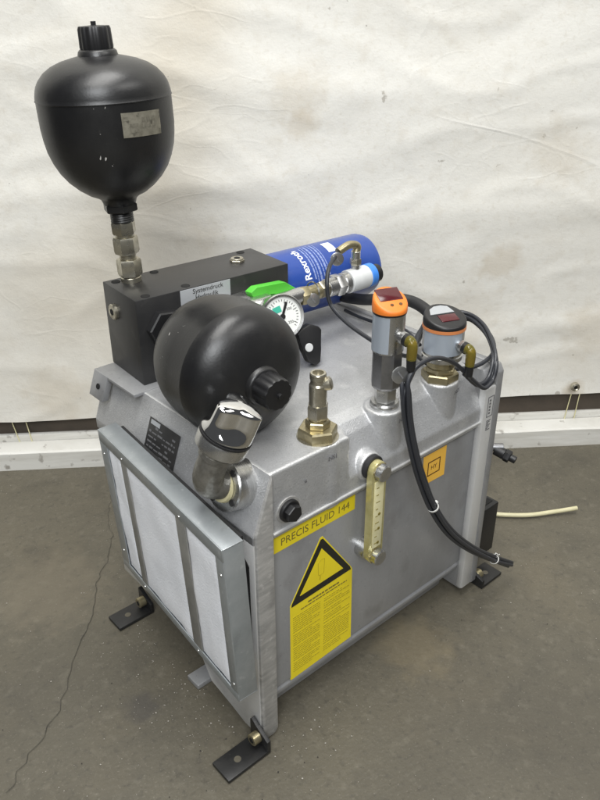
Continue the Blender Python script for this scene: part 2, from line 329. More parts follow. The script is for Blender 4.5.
# board on the floor along the wall
bd = thing('skirting_board', 'chipped white painted wooden board lying on the floor along the wall', 'board', WM @ Vector((0.5, -0.012, 0)))
b = B(); nseg = 90; ring = []
for i in range(nseg+1):
    s = -1.6+4.2*i/nseg; r1 = 0.0012*noise.noise(Vector((s*11, 0, 1))); r2 = 0.0012*noise.noise(Vector((s*9, 3, 1)))
    ring.append([b.verts.new(WM @ Vector(p)) for p in ((s, 0.0+r1, -0.001), (s, 0.0+r2, 0.034+r1), (s, -0.003+r2, 0.037+r2), (s, -0.030, 0.0395+r2), (s, -0.036, 0.0385), (s, -0.036, -0.001))])
for A, C in zip(ring, ring[1:]):
    for k in range(6): b.faces.new((A[k], A[(k+1) % 6], C[(k+1) % 6], C[k]))
b.faces.new(ring[0]); b.faces.new(ring[-1][::-1])
obj('plank', b, 'board', bd, smooth=30)
b = B(); box(b, -1.6, 2.6, -0.046, -0.037, 0.03, 0.052, WM, 0.002); obj('batten', b, 'board', bd)
# floor crack and grit
pts = [(4, 797), (18, 772), (40, 742), (62, 706), (72, 668), (80, 640), (92, 622), (94, 596), (97, 580), (108, 560), (112, 536), (107, 520), (110, 498), (116, 480)]
P = [U(px, py, 2, 0.0) for px, py in pts]; fine = []
for a, c in zip(P, P[1:]):
    for k in range(7):
        t = k/7; p = a.lerp(c, t); q = noise.noise(p*60)*0.004; fine.append(p+Vector((q, -q, 0)))
b = B(); prev = None
for i in range(1, len(fine)-1):
    d = (fine[i+1]-fine[i-1]).normalized(); nn = Vector((-d.y, d.x, 0)); wd = 0.00034+0.0010*abs(noise.noise(fine[i]*45))*abs(noise.noise(fine[i]*9))*2
    if i > 70: wd *= 0.6
    c = (b.verts.new(fine[i]+nn*wd+Vector((0, 0, 0.0009))), b.verts.new(fine[i]-nn*wd+Vector((0, 0, 0.0009))))
    if prev: b.faces.new((prev[0], prev[1], c[1], c[0]))
    prev = c
obj('crack', b, 'crack', floor, smooth=0)
def chips(name, material, spots, label, cat):
    b = B()
    for cx, cy, sd, cnt, smin, smax in spots:
        for _ in range(cnt):
            x = random.gauss(cx, sd); y = random.gauss(cy, sd)
            if -0.001 < x < 0.40 and -0.001 < y < 0.32: continue
            if (Vector((x, y, 0))-W0).dot(WN) < 0.01: continue
            s = random.uniform(smin, smax)*random.choice((0.8, 0.55, 0.4)); a = random.random()*6.28
            vs = []
            for k in range(5):
                aa = a+k*1.257; rr = s*random.uniform(0.6, 1.1); vs.append(b.verts.new((x+rr*math.cos(aa), y+rr*math.sin(aa), 0.0004)))
            top = b.verts.new((x, y, 0.0006+s*0.8))
            for k in range(5): b.faces.new((vs[k], vs[(k+1) % 5], top))
    o = obj(name, b, material, None, smooth=0); o['kind'] = 'stuff'; o['label'] = label; o['category'] = cat
ff = U(240, 660, 2, 0); g1 = U(195, 700, 2, 0); g2 = U(300, 735, 2, 0); g3 = U(160, 640, 2, 0); g4 = U(45, 700, 2, 0)
chips('grit', 'grit', [(g1.x, g1.y, 0.05, 150, 0.0006, 0.0016), (g2.x, g2.y, 0.035, 70, 0.0006, 0.0018), (g3.x, g3.y, 0.04, 90, 0.0005, 0.0015),
                       (g4.x, g4.y, 0.12, 60, 0.0005, 0.0016), (0.3, -0.1, 0.35, 420, 0.0005, 0.0014), (-0.1, 0.3, 0.3, 200, 0.0005, 0.0014)], 'pale stone grit scattered over the concrete floor', 'grit')
chips('debris', 'dgrit', [(g1.x, g1.y, 0.12, 60, 0.0006, 0.0016), (0.4, -0.15, 0.3, 90, 0.0005, 0.0014)], 'dark crumbs scattered over the concrete floor', 'crumbs')
def floor_stain(c, r, col, amount, mname='floor'):
    nt = M[mname].node_tree; N = nt.nodes; Lk = nt.links; bs = N['Principled BSDF']; src = bs.inputs['Base Color'].links[0].from_socket
    g = N.new('ShaderNodeNewGeometry'); nz = N.new('ShaderNodeTexNoise'); nz.inputs['Scale'].default_value = 45; nz.inputs['Detail'].default_value = 5; Lk.new(g.outputs['Position'], nz.inputs['Vector'])
    d = N.new('ShaderNodeVectorMath'); d.operation = 'DISTANCE'; Lk.new(g.outputs['Position'], d.inputs[0]); d.inputs[1].default_value = c
    ad = N.new('ShaderNodeMath'); ad.operation = 'MULTIPLY_ADD'; Lk.new(nz.outputs['Fac'], ad.inputs[0]); ad.inputs[1].default_value = r*1.6; Lk.new(d.outputs['Value'], ad.inputs[2])
    mr = N.new('ShaderNodeMapRange'); mr.inputs['From Min'].default_value = r*1.35; mr.inputs['From Max'].default_value = r*2.1; mr.inputs['To Min'].default_value = amount; mr.inputs['To Max'].default_value = 0; Lk.new(ad.outputs[0], mr.inputs[0])
    mx = N.new('ShaderNodeMix'); mx.data_type = 'RGBA'; Lk.new(mr.outputs[0], mx.inputs['Factor']); Lk.new(src, mx.inputs['A']); mx.inputs['B'].default_value = (*col, 1); Lk.new(mx.outputs['Result'], bs.inputs['Base Color'])
floor_stain(U(142, 706, 2, 0), 0.022, (0.055, 0.05, 0.044), 0.7)
floor_stain(U(415, 645, 2, 0), 0.05, (0.21, 0.17, 0.10), 0.35)
floor_stain(U(50, 590, 2, 0), 0.08, (0.20, 0.17, 0.12), 0.3)
def on_sheet(px, py):
    d = FWD + RGT*((px-300)/F_PX) - UPV*((py-400)/F_PX); c = WM @ Vector((0, -0.028, 0)); return CAM + d*((c-CAM).dot(WN)/d.dot(WN))
for px, py, r, am in ((298, 92, 0.045, 0.26), (301, 125, 0.026, 0.30), (503, 262, 0.035, 0.35), (590, 330, 0.05, 0.3), (560, 150, 0.05, 0.22), (60, 395, 0.05, 0.22), (205, 235, 0.03, 0.2), (575, 392, 0.02, 0.5), (470, 320, 0.06, 0.2)):
    floor_stain(on_sheet(px, py), r, (0.50, 0.41, 0.28), am, 'sheet')

# ================================================================== THE MACHINE
R = thing('hydraulic_power_unit', 'grey cast tank hydraulic power unit with two black accumulators, standing on the concrete floor', 'power unit', (0.2, 0.16, 0))
# ---- end plates
b = B(); prism(b, [(0, 0.006), (0.004, 0.002), (T-0.005, 0.002), (T, 0.008), (T, H), (0, Z1)], 0.0, 0.036, 'y', bev=0.0022)
box(b, 0.004, T, 0.03, 0.298, 0.072, 0.295, bev=0.002)
front_plate = obj('end_plate', b, 'edge', R)
b = B(); prism(b, [(-0.0012, 0.285), (-0.0012, Z1), (T-0.0012, H-0.0005), (T, H-0.0005), (T, 0.285)], 0.0035, 0.318, 'y', bev=0.001)
upper_face = obj('sloped_face', b, 'cast', R)
b = B(); prism(b, [(0.0035, 0.004), (0.034, 0.004), (0.062, 0.012), (0.10, 0.018), (0.118, 0.050), (0.14, 0.066), (0.298, 0.068), (0.298, 0.296), (0.0035, 0.296)], -0.0012, 0.006, 'x', bev=0.001); obj('end_wall', b, 'cast', R)
b = B(); prism(b, [(0.03, 0.125), (0.045, 0.115), (0.25, 0.115), (0.265, 0.125), (0.265, 0.26), (0.25, 0.275), (0.03, 0.275), (0.012, 0.255), (0.012, 0.080), (0.018, 0.068), (0.026, 0.075)], -0.0024, -0.0008, 'x'); obj('air_opening', b, 'hole', R, smooth=0)
b = B(); prism(b, [(0.0, 0.012), (0.0, H-0.010), (0.006, H), (W, H), (W, 0.012)], L-0.012, L, 'x', bev=0.002)
prism(b, [(0.002, 0.012), (0.002, H-0.012), (0.008, H-0.002), (W-0.002, H-0.002), (W-0.002, 0.012)], L-T2, L-0.010, 'x', bev=0.002)
rear_plate = obj('end_plate', b, 'panel', R)
b = B(); box(b, L-T2-0.001, L-0.013, -0.0008, 0.01, 0.014, 0.335, bev=0.003); obj('corner_post', b, 'cast', R)
# ---- cast hood: union, voxel remesh, smooth  -> soft cast fillets
b = B()
prism(b, [(0.004, 0.280), (0.004, 0.3060), (0.012, 0.3230), (0.024, 0.3455), (0.034, 0.3555), (0.048, 0.3588), (0.068, H), (W-0.012, H), (W-0.004, H-0.012), (W-0.004, 0.280)], T-0.001, L-T2+0.004, 'x')
prism(b, [(T-0.001, 0.280), (T-0.001, H), (0.128, H), (0.131, 0.355), (0.131, 0.280)], 0.004, 0.09, 'y')
me = Matrix.Translation((0.108, 0.031, 0)); cyl(b, 0.0285, 0.280, H, me, 40, ch=0.001)
for cx, cy in ((0.206, 0.0272), (0.304, 0.0282)):
    mm = Matrix.Translation((cx, cy, 0)); cyl(b, 0.0212, 0.300, H, mm, 40, ch=0.0012, r2=0.0225)
cyl(b, 0.0165, -0.06, -0.001, frame((0.1605, 0, 0.3105), (0, -1, 0)), 40, ch=0.001)
me = bpy.data.meshes.new('h'); bmesh.ops.recalc_face_normals(b, faces=list(b.faces)); b.to_mesh(me); b.free()
ho = bpy.data.objects.new('h', me); COL.objects.link(ho)
md = ho.modifiers.new('r', 'REMESH'); md.mode = 'VOXEL'; md.voxel_size = 0.0013; md.use_smooth_shade = True
md = ho.modifiers.new('s', 'SMOOTH'); md.factor = 0.5; md.iterations = 7
dg = bpy.context.evaluated_depsgraph_get(); me2 = bpy.data.meshes.new_from_object(ho.evaluated_get(dg))
b = B(); b.from_mesh(me2); bpy.data.objects.remove(ho); bpy.data.meshes.remove(me2); bpy.data.meshes.remove(me)
hood = obj('tank_hood', b, 'cast', R, smooth=80)
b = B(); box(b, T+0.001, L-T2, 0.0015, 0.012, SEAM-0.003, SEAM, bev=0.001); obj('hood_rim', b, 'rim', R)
# ---- lower panel
b = B()
prism(b, [(PAN, 0.285), (PAN, 0.060), (PAN+0.0035, 0.0575), (PAN+0.0035, 0.0555), (PAN+0.0005, 0.053), (PAN+0.0015, 0.045), (W-0.012, 0.045), (W-0.012, 0.285)], T-0.001, L-T2+0.001, 'x', bev=0.0012)
panel = obj('side_panel', b, 'panel', R)
b = B(); box(b, 0.035, L-T2-0.01, 0.03, W-0.035, 0.010, 0.0458, bev=0.003); obj('under_tank_light_block', b, 'panel', R)  # unseen box added below the tank to deepen the floor shadow
# stamped marks by the fittings
for k, (tx, tz, s) in enumerate(((0.1045, 0.3455, 'NS1'), (0.214, 0.347, 'NS2'), (0.312, 0.347, 'NS3'))):
    yy = (0.0024, 0.0065, 0.0075)[k]
    mm = frame((tx, yy, tz), (0.0 if k == 0 else 0.22, -1, 0), (1, 0, 0)); mm = mm @ Matrix.Rotation(0, 4, 'Z')
    q = text('stamped_mark', s, 0.0075, mm, 'gink', R, 0.0003)
mm = frame((L-0.017, 0.0012, 0.327), (0, -1, 0), (1, 0, 0))
b = B(); xa, xb, za, zc, tt = L-0.0285, L-0.0165, 0.293, 0.322, 0.0008
for a in ((xa, xb, za, za+tt), (xa, xb, zc-tt, zc), (xa, xa+tt, za+tt, zc-tt), (xb-tt, xb, za+tt, zc-tt)): box(b, a[0], a[1], -0.0013, 0.001, a[2], a[3])
for k in range(5): box(b, xa+0.0035, xa+0.0062, -0.0013, 0.001, za+0.004+k*0.0045, za+0.0065+k*0.0045)
for k in range(7): box(b, xa+0.0015, xb-0.002-0.002*(k % 3), -0.0013, 0.001, za-0.006-k*0.0022, za-0.005-k*0.0022)
obj('stamped_mark', b, 'gink', R, smooth=0)
text('stamped_mark', '6', 0.006, frame((0.0675, 0.0028, 0.3325), (0, -1, 0)), 'gink', R, 0.0003)

# ---- mounting plate folded over the end
b = B(); box(b, 0.0085, 0.262, 0.230, 0.323, H-0.003, H+0.0012, bev=0.0008)
mp = obj('mounting_plate', b, 'panel', R)
b = B(); prism(b, [(0.006, 0.331), (0.0165, 0.3605), (0.0085, 0.3612), (-0.0028, 0.331)], 0.291, 0.3225, 'y', bev=0.0006); fl = obj('plate_flange', b, 'panel', mp)
b = B(); cyl(b, 0.0036, 0, 0.0012, frame((0.0022, 0.305, 0.346), (-0.94, 0, 0.34)), 16); obj('hole', b, 'hole', fl)

# ---- filter frame (air filter) hung on the end
FA, FB = Vector((-0.030, 0.255, 0.3207)), Vector((-0.0522, -0.016, 0.3207))
fu = (FB-FA).normalized(); FWd = (FB-FA).length
fdn = Vector((0.008, -0.006, -0.190)); fv = (fdn - fu*fdn.dot(fu)).normalized(); FHt = 0.2045
fn = fv.cross(fu).normalized()
if fn.x > 0: fn = -fn
FM = Matrix((fu, fv, fn)).transposed().to_4x4(); FM.translation = FA     # local: u to the right, v down, n towards the viewer
D0 = -0.0235; st = 0.016
b = B()
c = 0.02
box(b, 0, FWd, 0, 0.0155, -0.0016, 0, FM, 0.0005); box(b, 0, FWd, FHt-0.011, FHt, -0.0016, 0, FM, 0.0005)
box(b, 0, 0.020, 0.0155, FHt-0.011, -0.0016, 0, FM, 0.0003); box(b, FWd-0.014, FWd, 0.0155, FHt-0.011, -0.0016, 0, FM, 0.0003)
ff_ = obj('filter_frame', b, 'zinc', R)
for nm, a in (('top_flange', (0, FWd, 0.0, 0.0016)), ('bottom_flange', (0, FWd, FHt-0.0016, FHt)), ('side_flange', (0, 0.0016, 0.0016, FHt-0.0016)), ('side_flange', (FWd-0.0016, FWd, 0.0016, FHt-0.0016))):
    b = B(); box(b, a[0], a[1], a[2], a[3], D0, -0.0012, FM, 0.0004); obj(nm, b, 'zinc', ff_)
for u0, u1, v1 in ((0.020, 0.0555, FHt-0.011), (0.067, 0.181, FHt-0.011), (0.198, FWd-0.014, FHt-0.011)):
    b = B(); n1, n2 = 14, 20; G = []
    for j in range(n2+1):
        row = []
        for i in range(n1+1):
            uu = u0+(u1-u0)*i/n1; vv = 0.0155+(v1-0.0155)*j/n2; ed = min(i, n1-i, j, n2-j)
            dz = -0.0022+(0.0016 if ed > 0 else 0.0)*min(1, ed/2+0.3)+0.0013*noise.noise(Vector((uu*32, vv*20, 3)))+0.0006*noise.noise(Vector((uu*90, vv*70, 5)))
            row.append(b.verts.new(FM @ Vector((uu, vv, dz))))
        G.append(row)
    for j in range(n2):
        for i in range(n1): b.faces.new((G[j][i], G[j][i+1], G[j+1][i+1], G[j+1][i]))
    obj('filter_pad', b, 'fleece', ff_)
b = B(); box(b, 0.012, FWd-0.006, 0.0004, 0.008, D0-0.0035, D0+0.0005, FM); obj('frame_gap_shade', b, 'rubber', ff_)  # dark strip stands in for the shaded gap behind the frame
b = B(); box(b, 0.004, FWd-0.004, 0.004, FHt-0.004, -0.02, -0.006, FM); obj('filter_core', b, 'fleece', ff_)
for u0, u1 in ((0.0545, 0.068), (0.180, 0.199)):
    b = B(); box(b, u0, u1, 0.0150, FHt-0.0105, -0.0022, -0.0004, FM, 0.0004); obj('divider', b, 'taupe', ff_)
for uu, vv in ((0.008, 0.03), (0.061, 0.010), (0.19, 0.011), (FWd-0.0065, 0.034), (FWd-0.0065, FHt-0.022), (0.19, FHt-0.006), (0.061, FHt-0.006), (0.010, FHt-0.03)):
    b = B(); lathe(b, [(0.0018, 0), (0.0015, 0.0007), (0, 0.001)], FM @ Matrix.Translation((uu, vv, 0)), 12); obj('rivet', b, 'steel', ff_)

# ---- rating plate on the sloped face
SN = Vector((-(H-Z1), 0, T)).normalized()       # normal of the sloped face
SU = Vector((T, 0, H-Z1)).normalized()
def slope_pt(y, t, off=0.0): return Vector((-0.0012, y, Z1)) + SU*t + SN*off
pm = Matrix((Vector((0, -1, 0)), SU, SN)).transposed().to_4x4(); pm.translation = slope_pt(0.2055, -0.001, 0.0009)
b = B(); box(b, 0.0, 0.060, -0.004, 0.048, 0, 0.0012, pm, 0.0004); rp = obj('rating_plate', b, 'anod', R)
b = B()
for r in range(7):
    zz = 0.003+r*0.0058
    x = 0.004
    while x < 0.054:
        wl = random.uniform(0.003, 0.010)
        if random.random() < 0.8: box(b, x, min(x+wl, 0.056), zz, zz+random.uniform(0.0012, 0.0026), 0.0012, 0.0015, pm)
        x += wl+0.002
obj('plate_lettering', b, 'gink', rp, smooth=0)
b = B(); box(b, 0.004, 0.022, 0.0415, 0.0465, 0.0012, 0.0015, pm); obj('plate_header', b, 'greylab', rp, smooth=0)

# ---- filler: flange, elbow, chrome cap
fc = slope_pt(0.0405, 0.041, 0.0)
fx = Vector((-0.95, -0.02, 0.30)).normalized()
fm = frame(fc, fx, (0, 0, 1))
b = B(); lathe(b, [(0, -0.012), (0.0260, -0.012), (0.0260, 0.0205), (0.0247, 0.0220), (0.0, 0.0220)], fm, 48); flg = obj('filler_flange', b, 'turned', R, label='round turned aluminium filler flange')
for a in (-0.55, 1.0, 2.6, 4.2):
    q = fm @ Vector((0.0205*math.cos(a), 0.0205*math.sin(a), 0.0218))
    b = B(); lathe(b, [(0.0036, 0.0), (0.0036, 0.0010), (0.0022, 0.0012), (0.0020, 0.0006), (0, 0.0006)], frame(q, fx), 14); obj('screw', b, 'anod', flg)
b = B(); lathe(b, [(0.0145, 0.0210), (0.0170, 0.0225), (0.0160, 0.0255), (0.0125, 0.027)], fm, 28); obj('seal', b, 'seal', flg)
p0 = fm @ Vector((0.001, 0, 0.015)); corner = fm @ Vector((0.0055, 0, 0.0475))
ax = Vector((0.305, -0.275, 0.913)).normalized()
p2 = corner + ax*0.046
path = [p0, p0.lerp(corner, 0.45)]
for k in range(9):
    t = k/8; a = p0.lerp(corner, 0.55); c = corner.lerp(p2, 0.55); path.append(a*(1-t)**2+corner*2*t*(1-t)+c*t*t)
path.append(p2)
b = B(); tube(b, path, 0.0150, 28, smooth=False); elb = obj('filler_elbow', b, 'iron', R, label='grey iron pipe elbow')
b = B(); lathe(b, [(0.0150, -0.004), (0.0172, -0.003), (0.0172, 0.002), (0.0150, 0.004)], frame(corner.lerp(p2, 0.80), ax), 28); obj('elbow_bead', b, 'iron', elb)
cm = frame(p2, ax, (1, 0, 0))
b = B(); lathe(b, [(0, -0.002), (0.0215, -0.002), (0.0250, 0.000), (0.0255, 0.010), (0.0245, 0.0125), (0.0205, 0.0130), (0, 0.013)], cm, 40); cap = obj('filler_cap', b, 'steel', R, label='chrome filler cap with three scooped sides')
b = B(); lathe(b, [(0.0150, -0.0035), (0.0185, -0.0035), (0.0195, -0.0015), (0.015, -0.001)], cm, 28); obj('cap_seal', b, 'seal', cap)
b = B(); lathe(b, [(0.0150, 0.0125), (0.0255, 0.0128), (0.0257, 0.0150), (0.0150, 0.0157)], cm, 40); obj('cap_gasket', b, 'rubber', cap)
vl = cm.inverted() @ CAM; va = math.atan2(vl.y, vl.x)
def lob(a, z):
    h = max(0, min(1, (z-0.0175)/0.014)); s = max(0, math.cos(1.5*(((a+math.pi/3) % (2*math.pi/3))-math.pi/3)))
    return 1-0.40*(h*h*(3-2*h))*(s**1.6)
b = B(); prof = [(0.015, 0.0155), (0.0240, 0.0158), (0.0250, 0.0175)]
for k in range(17): t = k/16; prof.append((0.0250-0.0010*t, 0.0180+0.027*t))
prof += [(0.0235, 0.0458), (0.0222, 0.0468), (0.018, 0.0482), (0.012, 0.0494), (0.006, 0.0500), (0.0, 0.0502)]
lathe(b, prof, cm @ Matrix.Rotation(va+0.35, 4, 'Z'), 120, lob); obj('cap_grip', b, 'chrome', cap, smooth=30)

# ---- black manifold block
BM = Matrix.Translation((0.030, 0.2425, H+0.001)) @ Matrix.Rotation(math.radians(-3.6), 4, 'Z')
b = B(); box(b, 0, 0.2115, 0, 0.0825, 0, 0.1045, BM, 0.0012); blk = obj('manifold_block', b, 'anod', R, label='black anodised manifold block on top of the tank')
BT = 0.1045
for x, y in ((0.012, 0.072), (0.0165, 0.0075), (0.064, 0.075), (0.069, 0.009), (0.19, 0.075)):
    b = B(); lathe(b, [(0.0054, -0.003), (0.0054, 0.0003), (0.0046, 0.0006), (0.0044, 0.0003), (0, 0.0003)], BM @ Matrix.Translation((x, y, BT)), 18); bo = obj('bolt', b, 'hole', blk)
b = B(); mm = BM @ Matrix.Translation((0.165, 0.045, BT)); hexn(b, 0.0095, 0, 0.0035, mm, 0.3); cyl(b, 0.008, 0.0034, 0.0052, mm, 24); pl = obj('port_plug', b, 'nickel', blk)
b = B(); hexn(b, 0.0042, 0.005, 0.0056, mm); obj('socket', b, 'hole', pl)
mm = frame(BM @ Vector((0, 0.057, 0.075)), BM.to_3x3() @ Vector((-1, 0, 0)), (0, 0, 1))
b = B(); lathe(b, [(0, 0), (0.0095, 0), (0.0095, 0.003), (0.0085, 0.0042), (0, 0.0042)], mm, 24); pl = obj('port_plug', b, 'nickel', blk)
b = B(); hexn(b, 0.0042, 0.004, 0.0047, mm); obj('socket', b, 'hole', pl)
lm = BM @ Matrix.Translation((0.094, -0.0004, 0.0892)) @ Matrix.Rotation(math.pi/2, 4, 'X')
b = B(); box(b, -0.038, 0.030, -0.019, 0.0145, 0, 0.0006, lm, 0.0002); lb = obj('block_label', b, 'greylab', blk)
text('label_text', 'Systemdruck', 0.0080, lm @ Matrix.Translation((-0.001, 0.0100, 0.0007)), 'ink', lb, 0.0001)
text('label_text', 'Hydraulik', 0.0080, lm @ Matrix.Translation((-0.003, 0.0022, 0.0007)), 'ink', lb, 0.0001)

# ---- accumulators: local z runs from the screw end to the gas cap
def accumulator(mx, label, sticker, scuffs, seed, ridge=1.0):
    rad = 0.0735
    prof = [(0, 0.0), (0.013, 0.0), (0.0135, 0.012), (0.0195, 0.0125)]
    b = B(); lathe(b, [(0, -0.001), (0.0135, -0.001), (0.0138, 0.0008), (0.0132, 0.002), (0.0138, 0.0032), (0.0132, 0.0044), (0.0138, 0.0056), (0.0132, 0.0068), (0.0138, 0.008), (0.013, 0.010), (0.013, 0.013), (0, 0.013)], mx, 28)
    b2 = B()
    prof = [(0.0, 0.020), (0.0185, 0.020), (0.021, 0.026), (0.025, 0.029), (0.034, 0.033), (0.044, 0.040), (0.0535, 0.049), (0.061, 0.059), (0.0665, 0.070), (0.0705, 0.082),
            (0.0725, 0.094), (rad, 0.106), (rad, 0.1326), (rad+0.0006*ridge, 0.1330), (rad+0.0008*ridge, 0.1335), (rad+0.0006*ridge, 0.1340), (rad+0.0002*ridge, 0.1346), (rad-0.0002, 0.138), (0.0720, 0.1435), (0.0705, 0.1475), (0.0675, 0.1525), (0.061, 0.1595), (0.052, 0.1652),
            (0.041, 0.1695), (0.030, 0.1722), (0.0215, 0.174), (0.0205, 0.178), (0.0185, 0.180), (0, 0.180)]
    lathe(b2, prof, mx, 72)
    shell = obj('accumulator', b2, 'black', R, smooth=50, label=label)
    obj('threaded_neck', b, 'black', shell)
    b = B(); hexn(b, 0.0205, 0.0115, 0.0205, mx, 0.2); obj('hex_flange', b, 'black', shell)
    b = B(); lobes = lambda a, z: 1-0.07*(0.5+0.5*math.cos(12*a))**2
    lathe(b, [(0, 0.177), (0.0172, 0.178), (0.0182, 0.182), (0.0176, 0.199), (0.0165, 0.2015), (0.0, 0.2025)], mx, 72, lobes)
    c = obj('gas_cap', b, 'plastic', shell, smooth=35)
    b = B(); cyl(b, 0.0028, 0.202, 0.206, mx, 12); obj('cap_stem', b, 'plastic', c)
    def patch(name, a0, a1, z0, z1, m_, off=0.0007, prt=shell, skew=0.0):
        b = B(); G = []
        for j in range(7):
            row = []
            for i in range(13):
                a = a0+(a1-a0)*i/12; z = z0+(z1-z0)*j/6+skew*(i/12)
                rr = 0
                for (ra, za), (rb, zb) in zip(prof, prof[1:]):
                    if za <= z <= zb and zb > za: rr = ra+(rb-ra)*(z-za)/(zb-za)
                row.append(b.verts.new(mx @ Vector(((rr+off)*math.cos(a), (rr+off)*math.sin(a), z))))
            G.append(row)
        for j in range(6):
            for i in range(12): b.faces.new((G[j][i], G[j][i+1], G[j+1][i+1], G[j+1][i]))
        return obj(name, b, m_, prt)
    if sticker:
        a0, a1, z0, z1 = sticker
        st = patch('worn_label', a0, a1, z0, z1, 'oldlab', skew=-0.001)
        aw = (a1-a0)
        patch('label_mark', a0+aw*0.17, a0+aw*0.36, z0+0.004, z0+0.013, 'lmark', 0.0009, st)
        for f0 in (0.47, 0.60, 0.74): 
            patch('label_mark', a0+aw*f0, a0+aw*(f0+0.085), z0+0.008, z0+0.018, 'lmark', 0.0009, st)
        patch('label_mark', a0+aw*0.05, a0+aw*0.14, z0+0.016, z0+0.020, 'lmark', 0.0009, st)
    rs = random.Random(seed); sc = B()
    for (a, z, n_) in scuffs:
        for _ in range(n_):
            aa = a+rs.gauss(0, 0.05); zz = z+rs.gauss(0, 0.005); s = rs.choice((0.0004, 0.0005, 0.0008, 0.0012, 0.0026)); th = rs.random()*3.1
            rr = 0
            for (ra, za), (rb, zb) in zip(prof, prof[1:]):
                if za <= zz <= zb and zb > za: rr = ra+(rb-ra)*(zz-za)/(zb-za)
            vs = []
            for k in range(6):
                t = k*1.047; du = s*math.cos(t)*rs.uniform(0.5, 1.1); dv = s*0.32*math.sin(t)*rs.uniform(0.5, 1.3)
                u_, v_ = du*math.cos(th)-dv*math.sin(th), du*math.sin(th)+dv*math.cos(th)
                al = aa+u_/max(rr, 0.01); vs.append(sc.verts.new(mx @ Vector(((rr+0.0005)*math.cos(al), (rr+0.0005)*math.sin(al), zz+v_))))
            sc.faces.new(vs)
    q = obj('paint_chips', sc, 'white', shell, smooth=0); q['kind'] = 'stuff'
    return shell
# upright one on a stack of hex fittings
base = U(131.5, 280.5, 2, H+0.001+BT)
tilt = Vector((-0.749, 0.662, 0))*math.tan(math.radians(2.0)) + Vector((0, 0, 1))
am = frame(base, tilt, (1, 0, 0))
b = B(); cyl(b, 0.0120, -0.001, 0.006, am, 28); fit0 = obj('screw_fitting', b, 'nickel', R, label='stack of zinc plated hex fittings under the upright accumulator')
for (r, z0, z1, hx) in ((0.0145, 0.007, 0.027, 1), (0.0095, 0.0265, 0.034, 0), (0.0145, 0.0335, 0.053, 1), (0.0105, 0.0525, 0.057, 0), (0.0140, 0.0565, 0.0715, 1)):
    b = B(); (hexn(b, r, z0, z1, am, 0.35+z0*9) if hx else cyl(b, r, z0, z1, am, 24)); obj('hex_nut' if hx else 'fitting_neck', b, 'nickel', fit0)
am2 = am @ Matrix.Translation((0, 0, 0.0715)) @ Matrix.Diagonal((0.955, 0.955, 0.985, 1))
vang = math.atan2(CAM.y-base.y, CAM.x-base.x)
accumulator(am2, 'upright black accumulator with worn grey label', (vang+0.20, vang+0.84, 0.1005, 0.1245), [(vang-0.12, 0.100, 1), (vang-0.10, 0.079, 2), (vang+0.04, 0.077, 2), (vang-0.1, 0.1335, 2)], 3)
# lying one screwed into the side of the block
hb = BM @ Vector((0.032, 0.0, 0.066))
hd = Vector((-0.045, -1.0, 0.0))
hm = frame(hb+Vector((0, 0.0, 0)), hd, (0, 0, 1))
b = B(); hexn(b, 0.0235, 0.0, 0.012, hm, 0.4); ad = obj('hex_adapter', b, 'plastic', R)
accumulator(hm @ Matrix.Translation((0, 0, 0.0235)) @ Matrix.Scale(0.955, 4), 'black accumulator lying towards the viewer, scuffed with paint chips', None,
            [(0.95, 0.098, 3), (1.25, 0.092, 3), (1.45, 0.10, 2), (1.75, 0.108, 2), (0.75, 0.105, 3)], 5, 0.15)

# ---- blue filter bottle behind the block
bd_ = Vector((math.cos(math.radians(-3.6)), math.sin(math.radians(-3.6)), 0)); bo_ = Vector((0.236, 0.281, 0.4165))
bm_ = frame(bo_, bd_, (0, 0, 1)); BR = 0.0445
b = B(); lathe(b, [(0, 0), (BR-0.002, 0), (BR, 0.002), (BR, 0.172), (BR-0.002, 0.179), (BR-0.008, 0.184), (0.02, 0.189), (0, 0.190)], bm_, 64); fil = obj('filter_bottle', b, 'blue', R, label='blue filter bottle with white lettering')
b = B(); lathe(b, [(0, 0.188), (0.014, 0.188), (0.014, 0.200), (0.011, 0.206), (0, 0.207)], bm_, 28); obj('drain_knob', b, 'plastic', fil)
# local angle: x hint is +z (up), y = z_axis x x ; angle a measured from up
yl = bm_.to_3x3() @ Vector((0, 1, 0)); sgn = 1 if yl.y < 0 else -1     # make positive angle face the viewer (-Y)
def wrap(bmx, ang0, along0):
    """flat (x along text, y letter-up) -> around the bottle; text climbs the curve, letter tops towards -axis"""
    for v in bmx.verts:
        a = (ang0 - v.co.x/BR)*sgn; zz = along0 - v.co.y; r = BR+0.0003+v.co.z
        v.co = bm_ @ Vector((r*math.cos(a), r*math.sin(a), zz))
    return bmx
t = text_bm('Rexroth', 0.0150, 0.0001, bold=0.0003); bmesh.ops.subdivide_edges(t, edges=list(t.edges), cuts=1)
obj('lettering', wrap(t, 0.66, 0.050), 'winkb', fil, smooth=0)
t = B()
for k, (al, ln, hh) in enumerate(((0.012, 0.052, 0.0022), (0.0165, 0.06, 0.0016), (0.021, 0.058, 0.0030), (0.0275, 0.062, 0.0016), (0.032, 0.06, 0.0028), (0.037, 0.058, 0.0014))):
    x = -ln/2
    while x < ln/2:
        wl = random.uniform(0.003, 0.008); box(t, x, min(x+wl, ln/2), -al-hh, -al, -0.0001, 0.0001); x += wl+0.0006
obj('fine_print', wrap(t, 0.66, 0.048), 'winkf', fil, smooth=0)
t = B()
for i in range(6): box(t, 0.004+i*0.0035, 0.0075+i*0.0035, -0.066, -0.052, -0.0001, 0.0001)
obj('white_sticker', wrap(t, 0.62, 0.047), 'winkb', fil, smooth=0)

